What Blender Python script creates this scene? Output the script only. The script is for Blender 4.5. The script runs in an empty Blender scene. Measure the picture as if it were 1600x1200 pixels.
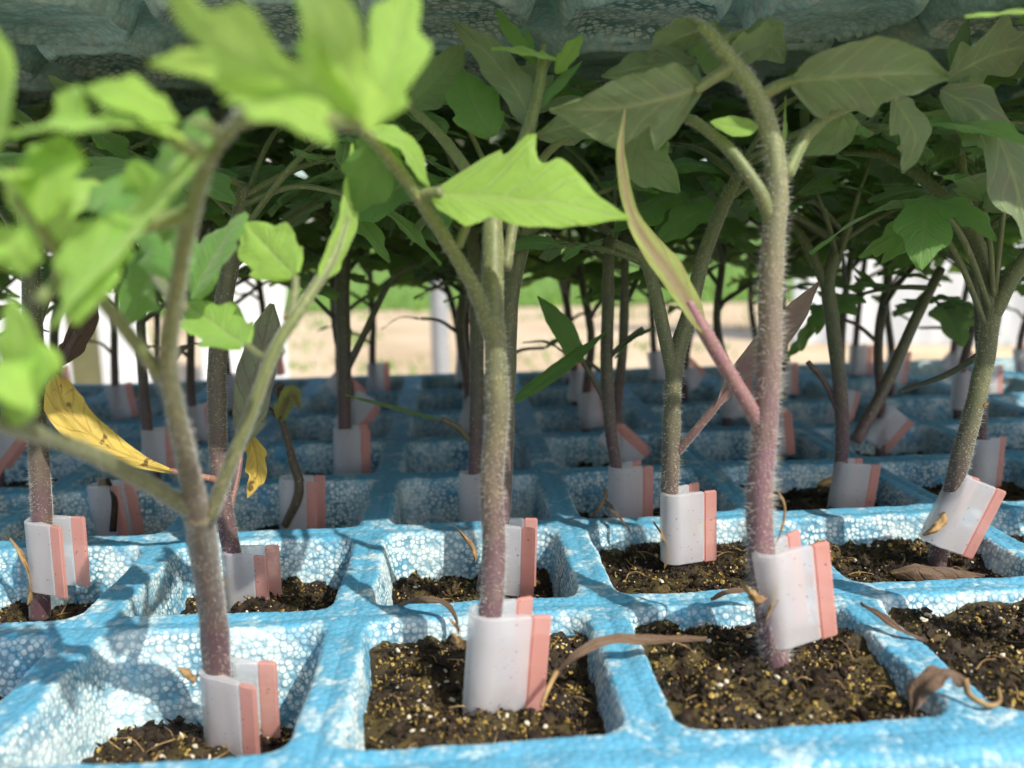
import bpy, bmesh, math, random
import numpy as np
from mathutils import Vector, Matrix, noise

# ------------------------------------------------------------------ camera, sky, sun, exposure
sc = bpy.context.scene
MM = 0.001                      # geometry below is written in millimetres
P = 45.0                        # pitch of the tray cells
F_PX, PITCH, YAW, ROLL = 1369.37, 0.16829, 0.06533, -0.01852
CAM = Vector((1.43913 * P, -2.28508 * P, 1.46274 * P))
cp, sp, cy_, sy_ = math.cos(PITCH), math.sin(PITCH), math.cos(YAW), math.sin(YAW)
FW = Vector((sy_ * cp, cy_ * cp, -sp))
_r = Vector((cy_, -sy_, 0.0)); _u = _r.cross(FW)
RT = _r * math.cos(ROLL) + _u * math.sin(ROLL)
UP = _u * math.cos(ROLL) - _r * math.sin(ROLL)
cam = bpy.data.cameras.new('camera'); camo = bpy.data.objects.new('camera', cam)
sc.collection.objects.link(camo); sc.camera = camo
camo.matrix_world = Matrix(((RT.x, UP.x, -FW.x, CAM.x * MM), (RT.y, UP.y, -FW.y, CAM.y * MM),
                            (RT.z, UP.z, -FW.z, CAM.z * MM), (0, 0, 0, 1)))
cam.sensor_width = 36; cam.lens = F_PX / 1600 * 36
cam.clip_start = 0.004; cam.clip_end = 400
cam.dof.use_dof = True; cam.dof.focus_distance = 0.172; cam.dof.aperture_fstop = 17.5

SUN_DIR = Vector((0.66, -0.80, 1.0)).normalized()      # towards the sun: front, from the side, over the upper tray's edge
w = bpy.data.worlds.new('World'); sc.world = w; w.use_nodes = True
nt = w.node_tree; bg = nt.nodes['Background']
sky = nt.nodes.new('ShaderNodeTexSky'); sky.sky_type = 'NISHITA'; sky.sun_disc = False
sky.sun_elevation = math.asin(SUN_DIR.z); sky.sun_rotation = math.atan2(SUN_DIR.x, SUN_DIR.y)
sky.air_density = 1.0; sky.dust_density = 2.0
nt.links.new(sky.outputs[0], bg.inputs[0]); bg.inputs[1].default_value = 0.15
sun = bpy.data.lights.new('sun', 'SUN'); sun.energy = 4.1; sun.angle = math.radians(0.6); sun.color = (1, 0.94, 0.84)
suno = bpy.data.objects.new('sun', sun); sc.collection.objects.link(suno)
suno.rotation_euler = SUN_DIR.to_track_quat('Z', 'Y').to_euler(); suno.location = (0.5, -0.6, 1.5)
sc.view_settings.view_transform = 'Standard'; sc.view_settings.look = 'None'
sc.view_settings.gamma = 1; sc.view_settings.exposure = 0.40
sc.cycles.max_bounces = 8; sc.cycles.diffuse_bounces = 4; sc.cycles.transmission_bounces = 8
sc.cycles.sample_clamp_indirect = 6; sc.cycles.use_denoising = True
sc.cycles.caustics_reflective = False; sc.cycles.caustics_refractive = False

def at(px, py, d):              # pixel of the photograph + distance along the view axis (mm)
    return CAM + (FW + RT * ((px - 800) / F_PX) + UP * ((600 - py) / F_PX)) * d
def on(px, py, z):              # pixel + height above the tray (mm)
    v = FW + RT * ((px - 800) / F_PX) + UP * ((600 - py) / F_PX)
    return CAM + v * ((z - CAM.z) / v.z)
def cv(x, y, z):                # camera-oriented vector: right, up, towards the viewer
    return (RT * x + UP * y - FW * z).normalized()

# ------------------------------------------------------------------ helpers
col = sc.collection
def tag(o, label=None, cat=None, group=None, kind=None):
    if label: o['label'] = label
    if cat: o['category'] = cat
    if group: o['group'] = group
    if kind: o['kind'] = kind
    return o
def empty(name, loc):
    o = bpy.data.objects.new(name, None); col.objects.link(o); o.location = Vector(loc) * MM
    o.empty_display_size = 0.005
    return o
class MB:
    """collects vertices / faces in mm"""
    def __init__(s): s.v = []; s.f = []; s.c = []; s.uv = []; s.m = []
    def add(s, v, f, c=None, uv=None, m=0):
        b = len(s.v); s.v += [tuple(p) for p in v]
        s.f += [tuple(i + b for i in q) for q in f]; s.m += [m] * len(f)
        s.c += list(c) if c else [(1, 1, 1, 1)] * len(v)
        s.uv += list(uv) if uv else [(0, 0)] * len(v)
    def mesh(s, name, mats, org=(0, 0, 0), smooth=True, col_attr=True, scale=MM):
        me = bpy.data.meshes.new(name); o = Vector(org)
        me.from_pydata([((p[0] - o[0]) * scale, (p[1] - o[1]) * scale, (p[2] - o[2]) * scale) for p in s.v], [], s.f)
        for mt in (mats if isinstance(mats, (list, tuple)) else [mats]): me.materials.append(mt)
        if any(s.m): me.polygons.foreach_set('material_index', s.m)
        if smooth: me.polygons.foreach_set('use_smooth', [True] * len(me.polygons))
        if col_attr:
            a = me.color_attributes.new('col', 'FLOAT_COLOR', 'POINT')
            a.data.foreach_set('color', [x for c in s.c for x in c])
        if any(u != (0, 0) for u in s.uv):
            l = me.uv_layers.new(name='UVMap'); lv = np.zeros(len(me.loops), int); me.loops.foreach_get('vertex_index', lv)
            l.data.foreach_set('uv', np.array(s.uv, float)[lv].ravel())
        me.update(); return me
    def build(s, name, mats, parent=None, org=(0, 0, 0), **k):
        o = bpy.data.objects.new(name, s.mesh(name, mats, org, **k)); col.objects.link(o)
        if parent: o.parent = parent
        else: o.location = Vector(org) * MM
        return o
def put(name, me, parent, M):
    o = bpy.data.objects.new(name, me); col.objects.link(o); o.parent = parent; o.matrix_basis = M
    return o

def spline(pts, n):
    """Catmull-Rom through pts (lists of equal length), n samples, roughly even"""
    a = np.array([list(p) for p in pts], float)
    if len(a) == 2: t = np.linspace(0, 1, n)[:, None]; return a[0] * (1 - t) + a[1] * t
    e = np.vstack([2 * a[0] - a[1], a, 2 * a[-1] - a[-2]])
    out = []
    for k in range(len(a) - 1):
        p0, p1, p2, p3 = e[k:k + 4]
        t = np.linspace(0, 1, 24, endpoint=False)[:, None]
        out.append(0.5 * (2 * p1 + (p2 - p0) * t + (2 * p0 - 5 * p1 + 4 * p2 - p3) * t ** 2 + (3 * p1 - p0 - 3 * p2 + p3) * t ** 3))
    out.append(a[-1:]); q = np.vstack(out)
    L = np.concatenate([[0], np.cumsum(np.linalg.norm(np.diff(q[:, :3], axis=0), axis=1))])
    s = np.linspace(0, L[-1], n)
    return np.stack([np.interp(s, L, q[:, i]) for i in range(q.shape[1])], 1)
def frames(c):
    t = np.gradient(c, axis=0); t /= np.linalg.norm(t, axis=1)[:, None] + 1e-9
    a = np.array([1., 0, 0]) if abs(t[0][0]) < .8 else np.array([0, 1., 0])
    us = []
    for k in t:
        a = a - k * a.dot(k); a /= np.linalg.norm(a) + 1e-9; us.append(a.copy())
    us = np.array(us); return t, us, np.cross(t, us)
def tube(mb, pts, nseg=10, n=24, colf=None, wob=0.0, seed=0, cap=True, ridge=0.0):
    """pts: (x,y,z,r)"""
    q = spline(pts, n); c, r = q[:, :3], q[:, 3]; t, u, v = frames(c)
    V, F, C = [], [], []
    for k in range(n):
        for s in range(nseg):
            a = 2 * math.pi * s / nseg
            rr = r[k] * (1 + (.5 if r[k] > 1.2 else 0) * wob * max(0, noise.noise(Vector((seed, 3, c[k][2] * .09)))) + wob * noise.noise(Vector((math.cos(a) * 1.3 + seed, math.sin(a) * 1.3, c[k][2] * .12 + k * .05))) + ridge * math.cos(4 * a))
            V.append(c[k] + (u[k] * math.cos(a) + v[k] * math.sin(a)) * rr)
            C.append(colf(k / (n - 1), c[k][2]) if colf else (1, 1, 1, 1))
    for k in range(n - 1):
        for s in range(nseg):
            s2 = (s + 1) % nseg; F.append((k * nseg + s, k * nseg + s2, (k + 1) * nseg + s2, (k + 1) * nseg + s))
    if cap:
        F.append(tuple(range(nseg))[::-1]); F.append(tuple((n - 1) * nseg + s for s in range(nseg)))
    mb.add(V, F, C)
    return c, r, t, u, v

# ------------------------------------------------------------------ materials
class NT:
    def __init__(s, name):
        s.m = bpy.data.materials.new(name); s.m.use_nodes = True; s.t = s.m.node_tree
        s.out = s.t.nodes['Material Output']; s.b = s.t.nodes['Principled BSDF']
    def n(s, typ, ins=None, out=0, **kw):
        nd = s.t.nodes.new('ShaderNode' + typ)
        for k, v in kw.items(): setattr(nd, k, v)
        for k, v in (ins or {}).items(): s.set(nd.inputs[k], v)
        return nd.outputs[out]
    def set(s, sock, v):
        if isinstance(v, bpy.types.NodeSocket): s.t.links.new(v, sock)
        else: sock.default_value = v
    def math(s, op, a, b=0.0, c=0.0, clamp=False):
        return s.n('Math', {0: a, 1: b, 2: c}, operation=op, use_clamp=clamp)
    def ramp(s, f, stops, interp='LINEAR'):
        nd = s.t.nodes.new('ShaderNodeValToRGB'); s.set(nd.inputs[0], f); e = nd.color_ramp.elements
        nd.color_ramp.interpolation = interp
        while len(e) < len(stops): e.new(0.5)
        for k, (p, c) in enumerate(stops):
            e[k].position = p; e[k].color = (c, c, c, 1) if isinstance(c, (int, float)) else (*c, 1)
        return nd.outputs[0]
    def mix(s, f, a, b, bt='MIX'):
        nd = s.t.nodes.new('ShaderNodeMix'); nd.data_type = 'RGBA'; nd.blend_type = bt
        s.set(nd.inputs[0], f)
        for k, x in ((6, a), (7, b)):
            s.set(nd.inputs[k], (*x, 1) if isinstance(x, tuple) and len(x) == 3 else x)
        return nd.outputs[2]
    def noise(s, vec, scale, detail=3, rough=.55, out=0):
        return s.n('TexNoise', {'Vector': vec, 'Scale': scale, 'Detail': detail, 'Roughness': rough}, out=out)
    def geo(s, out='Position'): return s.n('NewGeometry', out=out)
    def obj(s): return s.n('TexCoord', out='Object')
    def bump(s, h, strength, dist):
        return s.n('Bump', {'Height': h, 'Strength': strength, 'Distance': dist})
    def fin(s, **k):
        for a, v in k.items(): s.set(s.b.inputs[a.replace('_', ' ')], (*v, 1) if a == 'Base_Color' and isinstance(v, tuple) and len(v) == 3 else v)
        return s.m

def foam_material(name, paint, bead_mm, seam, dirt, stain=0.0, seam_c=None):
    m = NT(name); pos = m.geo()
    wob = m.n('VectorMath', {0: pos, 1: m.n('VectorMath', {0: m.noise(pos, 380, 1, .5, 1), 'Scale': 0.00025}, operation='SCALE')}, operation='ADD')
    sc_ = 1000.0 / bead_mm
    f1 = m.n('TexVoronoi', {'Vector': wob, 'Scale': sc_, 'Randomness': .82}, out='Distance')
    edge = m.n('TexVoronoi', {'Vector': wob, 'Scale': sc_, 'Randomness': .82}, out='Distance', feature='DISTANCE_TO_EDGE')
    rnd = m.n('TexVoronoi', {'Vector': wob, 'Scale': sc_, 'Randomness': .82}, out='Color')
    rv = m.n('SeparateColor', {0: rnd}, out=0)
    col_ = m.n('Attribute', out='Color', attribute_name='col')
    sep = m.t.nodes.new('ShaderNodeSeparateColor'); m.set(sep.inputs[0], col_)
    top, bare = sep.outputs[0], sep.outputs[1]
    big = m.noise(pos, 45, 4, .6); mid = m.noise(pos, 160, 4, .65); fine = m.noise(pos, 900, 3, .6)
    seamm = m.math('MAXIMUM', m.ramp(edge, [(0.0, 1.0), (0.05, .8), (0.14, 0.0)]), m.ramp(f1, [(.44, 0.0), (.60, 1.0)]))
    seamm = m.math('MULTIPLY', seamm, m.math('SUBTRACT', 1.0, m.math('MULTIPLY', top, .5)))
    # how much paint sits on the face of a bead
    cover = m.math('ADD', m.math('MULTIPLY', top, .97), m.math('MULTIPLY', m.math('SUBTRACT', big, .44), 2.2))
    cover = m.math('ADD', cover, m.math('MULTIPLY', m.math('SUBTRACT', mid, .5), 3.6))
    cover = m.math('ADD', cover, m.math('MULTIPLY', m.math('SUBTRACT', rv, .55), .45))
    cover = m.math('SUBTRACT', cover, m.math('MULTIPLY', bare, 2.0), clamp=True)
    bead = m.mix(rv, (.74, .82, .80), (.58, .73, .74))
    bead = m.mix(m.ramp(m.noise(pos, 28, 3, .6), [(.5, 0.0), (.75, dirt)]), bead, (.52, .56, .34))
    p2 = m.mix(m.ramp(mid, [(.3, 0.0), (.7, 1.0)]), paint, tuple(min(1, x * 1.75 + .035) for x in paint))
    p2 = m.mix(m.ramp(fine, [(.35, 0.0), (.7, .55)]), p2, tuple(min(1, x * 1.25 + .075) for x in paint))
    seamv = m.math('MULTIPLY', seamm, m.ramp(m.noise(pos, 90, 3, .6), [(.3, .25), (.6, seam)]))
    c = m.mix(m.math('MULTIPLY', cover, .88), bead, p2)
    c = m.mix(m.math('MULTIPLY', seamv, m.math('SUBTRACT', .92, m.math('MULTIPLY', cover, .4))), c, seam_c or tuple(x * .9 for x in paint))
    if stain:
        st = m.ramp(m.noise(m.n('VectorMath', {0: pos, 1: (.35, 1, 1)}, operation='MULTIPLY'), 110, 6, .7), [(.46, 0.0), (.62, stain)])
        c = m.mix(m.math('MULTIPLY', st, m.math('SUBTRACT', 1.0, bare)), c, (.018, .06, .075))
    grime = m.ramp(m.noise(pos, 1300, 2, .5), [(.70, 0.0), (.76, .55)])
    c = m.mix(grime, c, (.05, .045, .03))
    h = m.math('SUBTRACT', 1.0, m.math('MULTIPLY', m.math('MULTIPLY', f1, f1), 1.4))
    h = m.math('MULTIPLY', h, m.math('SUBTRACT', 1.0, m.math('MULTIPLY', top, .35)))
    h = m.math('ADD', h, m.math('MULTIPLY', fine, .18))
    disp = m.n('Displacement', {'Height': h, 'Midlevel': .6, 'Scale': 0.00021})
    m.t.links.new(disp, m.out.inputs['Displacement']); m.m.displacement_method = 'BOTH'
    return m.fin(Base_Color=c, Roughness=.62, Specular_IOR_Level=.3, Subsurface_Weight=.0)
M = {}
M['foam'] = foam_material('painted_foam', (.003, .185, .32), 1.08, 1.0, .35)
M['foam_old'] = foam_material('old_foam', (.40, .64, .68), 1.75, 1.0, .4, .28, (.05, .19, .21))

def leaf_material(name, top, under, trans, vein, purple=0.0, spots=0.0, mixt=.42, midw=1.0):
    m = NT(name); uv = m.n('UVMap'); sx = m.t.nodes.new('ShaderNodeSeparateXYZ'); m.set(sx.inputs[0], uv)
    u, v = sx.outputs[0], sx.outputs[1]
    a = m.math('ABSOLUTE', m.math('MULTIPLY', m.math('SUBTRACT', v, .5), 2.0))
    nz = m.noise(m.n('VectorMath', {0: m.obj(), 1: (1, 1, 1)}, operation='MULTIPLY'), 9, 3) if False else m.noise(uv, 9, 4, .6)
    ww = m.math('ADD', m.math('SUBTRACT', u, m.math('MULTIPLY', a, .22)), m.math('MULTIPLY', m.math('SUBTRACT', nz, .5), .06))
    lat = m.math('ABSOLUTE', m.math('SUBTRACT', m.math('FRACT', m.math('MULTIPLY', ww, 6.5)), .5))
    latm = m.ramp(lat, [(0.0, 1.0), (.05, .7), (.12, 0.0)])
    mid = m.ramp(a, [(0.0, 1.0), (.05 * midw, .8), (min(.98, .11 * midw), 0.0)])
    vm = m.math('MAXIMUM', mid, m.math('MULTIPLY', latm, .85))
    pos = m.geo()
    pn = m.noise(pos, 130, 4, .65)
    oi = m.n('ObjectInfo', out='Random')
    ct = m.mix(m.ramp(pn, [(.3, 0.0), (.72, 1.0)]), top, tuple(x * .62 for x in top))
    ct = m.mix(m.math('MULTIPLY', oi, .5), ct, (top[0] * 1.35, top[1] * 1.1, top[2] * .8))
    ct = m.mix(m.math('MULTIPLY', vm, .55), ct, vein)
    cu = m.mix(m.math('MULTIPLY', m.ramp(pn, [(.42, 0.0), (.7, 1.0)]), purple), under, (.17, .085, .13))
    cu = m.mix(m.math('MULTIPLY', vm, m.ramp(m.noise(uv, 5, 3, .6), [(.3, .2), (.7, .62)])), cu, vein)
    if spots:
        sm = m.ramp(m.noise(pos, 420, 3, .6), [(.62, 0.0), (.68, spots)])
        ct = m.mix(sm, ct, (.09, .03, .02)); cu = m.mix(sm, cu, (.09, .03, .02))
    back = m.geo('Backfacing')
    c = m.mix(back, ct, cu)
    ht = m.math('ADD', m.math('MULTIPLY', vm, -.6), m.math('MULTIPLY', m.noise(uv, 26, 4, .6), .6))
    bp = m.bump(ht, .5, .0006)
    m.fin(Base_Color=c, Roughness=.5, Specular_IOR_Level=.35, Normal=bp, Sheen_Weight=.25, Sheen_Roughness=.5)
    tr = m.n('BsdfTranslucent', {'Color': m.mix(m.math('MULTIPLY', vm, .5), (*trans, 1), (trans[0] * .55, trans[1] * .5, trans[2], 1)), 'Normal': bp})
    mx = m.t.nodes.new('ShaderNodeMixShader'); mx.inputs[0].default_value = mixt
    m.t.links.new(m.b.outputs[0], mx.inputs[1]); m.t.links.new(tr, mx.inputs[2]); m.t.links.new(mx.outputs[0], m.out.inputs[0])
    return m.m
M['leaf'] = leaf_material('tomato_leaf', (.125, .30, .065), (.21, .32, .14), (.38, .68, .13), (.26, .36, .12), purple=.45)
M['leaf_young'] = leaf_material('young_leaf', (.29, .53, .10), (.30, .42, .12), (.62, .94, .17), (.40, .55, .16), purple=.08, mixt=.5)
M['leaf_under'] = leaf_material('purple_tinged_leaf', (.13, .28, .07), (.20, .29, .14), (.34, .56, .14), (.50, .58, .24), purple=.42, mixt=.38)
M['leaf_purple'] = leaf_material('purple_leaf', (.30, .36, .09), (.26, .20, .15), (.45, .50, .10), (.26, .09, .14), purple=.9, mixt=.3, midw=5.0)
M['leaf_yellow'] = leaf_material('yellow_leaf', (.76, .58, .13), (.66, .5, .13), (.78, .6, .1), (.45, .28, .06), spots=.9, mixt=.35)
M['leaf_spot'] = leaf_material('spotted_leaf', (.26, .32, .14), (.33, .37, .22), (.4, .5, .16), (.26, .10, .12), purple=.6, spots=1, mixt=.3)
M['leaf_dead'] = leaf_material('dead_leaf', (.15, .095, .055), (.12, .075, .045), (.16, .08, .03), (.11, .06, .035), spots=.4, mixt=.12)

def stem_material():
    m = NT('stem_skin'); pos = m.geo(); c = m.n('Attribute', out='Color', attribute_name='col')
    sp_ = m.ramp(m.n('TexVoronoi', {'Vector': m.n('VectorMath', {0: pos, 1: (1, 1, .6)}, operation='MULTIPLY'), 'Scale': 1500, 'Randomness': 1.0}, out='Distance'), [(0, 1.0), (.26, .8), (.36, 0.0)])
    sp_ = m.math('MULTIPLY', sp_, m.ramp(m.noise(pos, 500, 2), [(.5, 0.0), (.6, .38)]))
    dk = m.ramp(m.noise(m.n('VectorMath', {0: pos, 1: (1, 1, .12)}, operation='MULTIPLY'), 1800, 3, .6), [(.35, .5), (.6, 0.0)])
    c2 = m.mix(m.ramp(m.noise(pos, 220, 4, .6), [(.3, 0.0), (.75, .6)]), c, m.mix(.55, c, (.20, .20, .07)))
    c2 = m.mix(dk, c2, m.mix(.5, c2, (.03, .015, .02)))
    c2 = m.mix(sp_, c2, (.52, .38, .2))
    h = m.math('ADD', sp_, m.noise(pos, 1100, 3, .6))
    return m.fin(Base_Color=c2, Roughness=.5, Specular_IOR_Level=.4, Subsurface_Weight=.12, Subsurface_Radius=(.0012, .0008, .0004), Subsurface_Scale=1.0,
                 Normal=m.bump(h, .55, .00012), Sheen_Weight=.35, Sheen_Roughness=.4)
M['stem'] = stem_material()
def hair_material():
    m = NT('hair'); m.fin(Base_Color=(.82, .82, .76), Roughness=.3, Specular_IOR_Level=.6)
    tr = m.n('BsdfTranslucent', {'Color': (.9, .9, .84, 1)}); mx = m.t.nodes.new('ShaderNodeMixShader'); mx.inputs[0].default_value = .5
    m.t.links.new(m.b.outputs[0], mx.inputs[1]); m.t.links.new(tr, mx.inputs[2]); m.t.links.new(mx.outputs[0], m.out.inputs[0]); return m.m
M['hair'] = hair_material()
def plastic(name, c, tc, mixv, clear):
    m = NT(name); pos = m.geo()
    dirt = m.ramp(m.noise(pos, 1200, 4, .6), [(.655, 0.0), (.70, .85)])
    film = m.ramp(m.noise(pos, 160, 4, .6), [(.40, 0.0), (.75, .5)])
    cc = m.mix(film, c, (c[0] * .86, c[1] * .78, c[2] * .60)); cc = m.mix(dirt, cc, (.10, .045, .025))
    m.fin(Base_Color=cc, Roughness=.22, Specular_IOR_Level=.5, Normal=m.bump(m.noise(pos, 300, 2, .5), .10, .0003))
    tr = m.n('BsdfTranslucent', {'Color': m.mix(dirt, (*tc, 1), (.2, .1, .06, 1))}); mx = m.t.nodes.new('ShaderNodeMixShader'); mx.inputs[0].default_value = mixv
    m.t.links.new(m.b.outputs[0], mx.inputs[1]); m.t.links.new(tr, mx.inputs[2])
    tp = m.n('BsdfTransparent', {'Color': (*[min(1, x * 1.1 + .1) for x in tc], 1)}); m2 = m.t.nodes.new('ShaderNodeMixShader'); m2.inputs[0].default_value = clear
    m.t.links.new(mx.outputs[0], m2.inputs[1]); m.t.links.new(tp, m2.inputs[2]); m.t.links.new(m2.outputs[0], m.out.inputs[0]); return m.m
M['clip_white'] = plastic('milky_silicone', (.78, .78, .82), (.95, .95, .97), .5, .42)
M['clip_pink'] = plastic('coral_silicone', (.86, .50, .46), (.99, .66, .60), .5, .34)
def simple(name, c, c2, scale, rough=.8, bump=.0, dist=.001, spec=.3):
    m = NT(name); pos = m.geo(); n_ = m.noise(pos, scale, 5, .65)
    k = dict(Base_Color=m.mix(m.ramp(n_, [(.3, 0.0), (.7, 1.0)]), c, c2), Roughness=rough, Specular_IOR_Level=spec)
    if bump: k['Normal'] = m.bump(n_, bump, dist)
    return m.fin(**k)
def soil_material():
    m = NT('peat'); pos = m.geo(); n1 = m.noise(pos, 900, 5, .7); n2 = m.noise(pos, 110, 4, .6)
    c = m.mix(m.ramp(n1, [(.35, 0.0), (.7, 1.0)]), (.004, .003, .002), (.034, .021, .012))
    c = m.mix(m.ramp(n2, [(.42, 0.0), (.62, .75)]), c, m.mix(n1, (.035, .028, .007), (.18, .13, .032)))
    return m.fin(Base_Color=c, Roughness=.6, Specular_IOR_Level=.4, Normal=m.bump(n1, .9, .0008))
M['soil'] = soil_material()
M['crumb'] = simple('peat_crumb', (.005, .0035, .0025), (.045, .026, .013), 600, .7, .6, .0004)
M['grain'] = simple('vermiculite', (.50, .35, .09), (.16, .105, .025), 700, .3, .5, .0003, .5)
M['perlite'] = simple('perlite', (.74, .68, .54), (.55, .47, .32), 900, .6, .7, .0003)
M['stub'] = simple('withered_stub', (.42, .28, .12), (.16, .09, .045), 420, .7, .6, .0004)
M['sand'] = simple('sandy_ground', (.44, .33, .20), (.72, .57, .40), .9, .95, .3, .02)
M['grass'] = simple('grass', (.10, .22, .035), (.19, .30, .06), 2.2, .9, .5, .05)
M['steel'] = simple('galvanised_steel', (.30, .32, .34), (.24, .26, .28), 14, .45, .1, .0005, .5)
M['timber'] = simple('weathered_timber', (.10, .11, .05), (.16, .15, .08), 30, .85, .4, .002)
M['rail'] = simple('rack_steel', (.30, .32, .33), (.22, .23, .24), 30, .5)
M['bark'] = simple('bark', (.10, .07, .045), (.17, .12, .08), 8, .9, .6, .01)
M['far_leaf'] = simple('far_foliage', (.05, .11, .02), (.10, .19, .04), 3, .7)
def film_material():
    m = NT('plastic_film'); pos = m.geo(); n_ = m.noise(pos, 3, 4, .6)
    m.fin(Base_Color=m.mix(n_, (.82, .84, .86), (.70, .74, .76)), Roughness=.35, Specular_IOR_Level=.4)
    tr = m.n('BsdfTranslucent', {'Color': (.85, .87, .9, 1)}); mx = m.t.nodes.new('ShaderNodeMixShader'); mx.inputs[0].default_value = .35
    m.t.links.new(m.b.outputs[0], mx.inputs[1]); m.t.links.new(tr, mx.inputs[2]); m.t.links.new(mx.outputs[0], m.out.inputs[0]); return m.m
M['film'] = film_material()

# ------------------------------------------------------------------ the place behind: ground, grass, film walls, posts, shrubs
GZ = -800.0
def sheet(name, x0, x1, y0, y1, z, mat, n=2, amp=0):
    mb = MB(); V = []; F = []
    for i in range(n + 1):
        for j in range(n + 1):
            x = x0 + (x1 - x0) * i / n; y = y0 + (y1 - y0) * j / n
            V.append((x, y, z + amp * noise.noise(Vector((x * .0012, y * .0012, 0)))))
    for i in range(n):
        for j in range(n):
            a = i * (n + 1) + j; F.append((a, a + n + 1, a + n + 2, a + 1))
    mb.add(V, F); return tag(mb.build(name, mat, col_attr=False), kind='structure')
sheet('ground', -150000, 150000, -3000, 300000, GZ, M['sand'])
sheet('lawn', -60000, 60000, 10500, 120000, GZ + 12, M['grass'], 40, 25)
rng = random.Random(3)
# grass tufts along the near edge of the lawn
mb = MB()
for k in range(5200):
    x = rng.uniform(-7000, 9000); y = 10200 + rng.expovariate(1 / 2200); h = rng.uniform(60, 170); a = rng.uniform(0, 6.3); wdt = rng.uniform(6, 16)
    dx, dy = math.cos(a) * wdt, math.sin(a) * wdt; lx, ly = rng.gauss(0, 40), rng.gauss(0, 40)
    mb.add([(x - dx, y - dy, GZ), (x + dx, y + dy, GZ), (x + lx, y + ly, GZ + h)], [(0, 1, 2)])
tag(mb.build('grass', M['grass'], smooth=False, col_attr=False), 'green grass growing beyond the bare sandy strip', 'grass', kind='stuff')

mb = MB()
for k in range(70):
    cx_, cy_w = rng.uniform(-4500, 6000), rng.uniform(5200, 10200); sp_w = rng.uniform(60, 260)
    for m_ in range(26):
        x, y = cx_ + rng.gauss(0, sp_w), cy_w + rng.gauss(0, sp_w); h = rng.uniform(25, 90); a = rng.uniform(0, 6.3); wdt = rng.uniform(6, 16)
        dx, dy = math.cos(a) * wdt, math.sin(a) * wdt
        mb.add([(x - dx, y - dy, GZ), (x + dx, y + dy, GZ), (x + rng.gauss(0, 30), y + rng.gauss(0, 30), GZ + h)], [(0, 1, 2)])
tag(mb.build('weeds', M['grass'], smooth=False, col_attr=False), 'sparse low weeds dotted over the bare sandy ground', 'weeds', kind='stuff')
def film_wall(px0, px1, d0, d1, top, label, seed, bottom=GZ + 5):
    a = CAM + (FW + RT * ((px0 - 800) / F_PX)) * d0; b = CAM + (FW + RT * ((px1 - 800) / F_PX)) * d1
    mb = MB(); nx, nz = 60, 24; V = []; F = []
    dr = Vector((b.x - a.x, b.y - a.y, 0)); nrm = Vector((dr.y, -dr.x, 0)).normalized()
    for i in range(nx + 1):
        for k in range(nz + 1):
            p = Vector((a.x, a.y, 0)) + dr * (i / nx); z = bottom + (top - bottom) * k / nz
            off = 45 * noise.noise(Vector((i * .45 + seed, k * .10, 1))) + 18 * noise.noise(Vector((i * 1.3 + seed, k * .5, 5)))
            p += nrm * off; V.append((p.x, p.y, z))
    for i in range(nx):
        for k in range(nz):
            q = i * (nz + 1) + k; F.append((q, q + nz + 1, q + nz + 2, q + 1))
    mb.add(V, F); return tag(mb.build('plastic_sheet', M['film'], col_attr=False), label, 'plastic sheet')
film_wall(-330, 236, 3600, 3900, 900, 'white plastic film wall standing behind the dark timber post', 1)
film_wall(318, 452, 4600, 5200, 700, 'short white plastic film panel between the timber post and the metal pole', 9)
film_wall(1235, 2050, 6800, 6000, 1500, 'broad white plastic film wall at the end of the lawn without posts', 5)
def post(name, px, d, wd, z1, mat, label, cat, rnd):
    mb = MB(); c = CAM + (FW + RT * ((px - 800) / F_PX)) * d
    if rnd: tube(mb, [(c.x, c.y, GZ, wd / 2), (c.x, c.y, z1, wd / 2)], 16, 6)
    else:
        h = wd / 2; V = [(c.x + sx * h, c.y + sy * h, z) for z in (GZ, z1 - 6) for sx, sy in ((-1, -1), (1, -1), (1, 1), (-1, 1))]
        V += [(c.x + sx * h * .85, c.y + sy * h * .85, z1) for sx, sy in ((-1, -1), (1, -1), (1, 1), (-1, 1))]
        F = [(3, 2, 1, 0), (8, 9, 10, 11)]
        for b in (0, 4): F += [(b + i, b + (i + 1) % 4, b + 4 + (i + 1) % 4, b + 4 + i) for i in range(4)]
        mb.add(V, F)
    tag(mb.build(name, mat, smooth=rnd, col_attr=False), label, cat)
post('timber_post', 138, 1500, 36, 500, M['timber'], 'dark weathered timber post in front of white plastic film', 'post', False)
post('metal_pole', 690, 2300, 46, 1500, M['steel'], 'pale galvanised metal pole standing on the sandy ground', 'pole', True)

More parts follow.
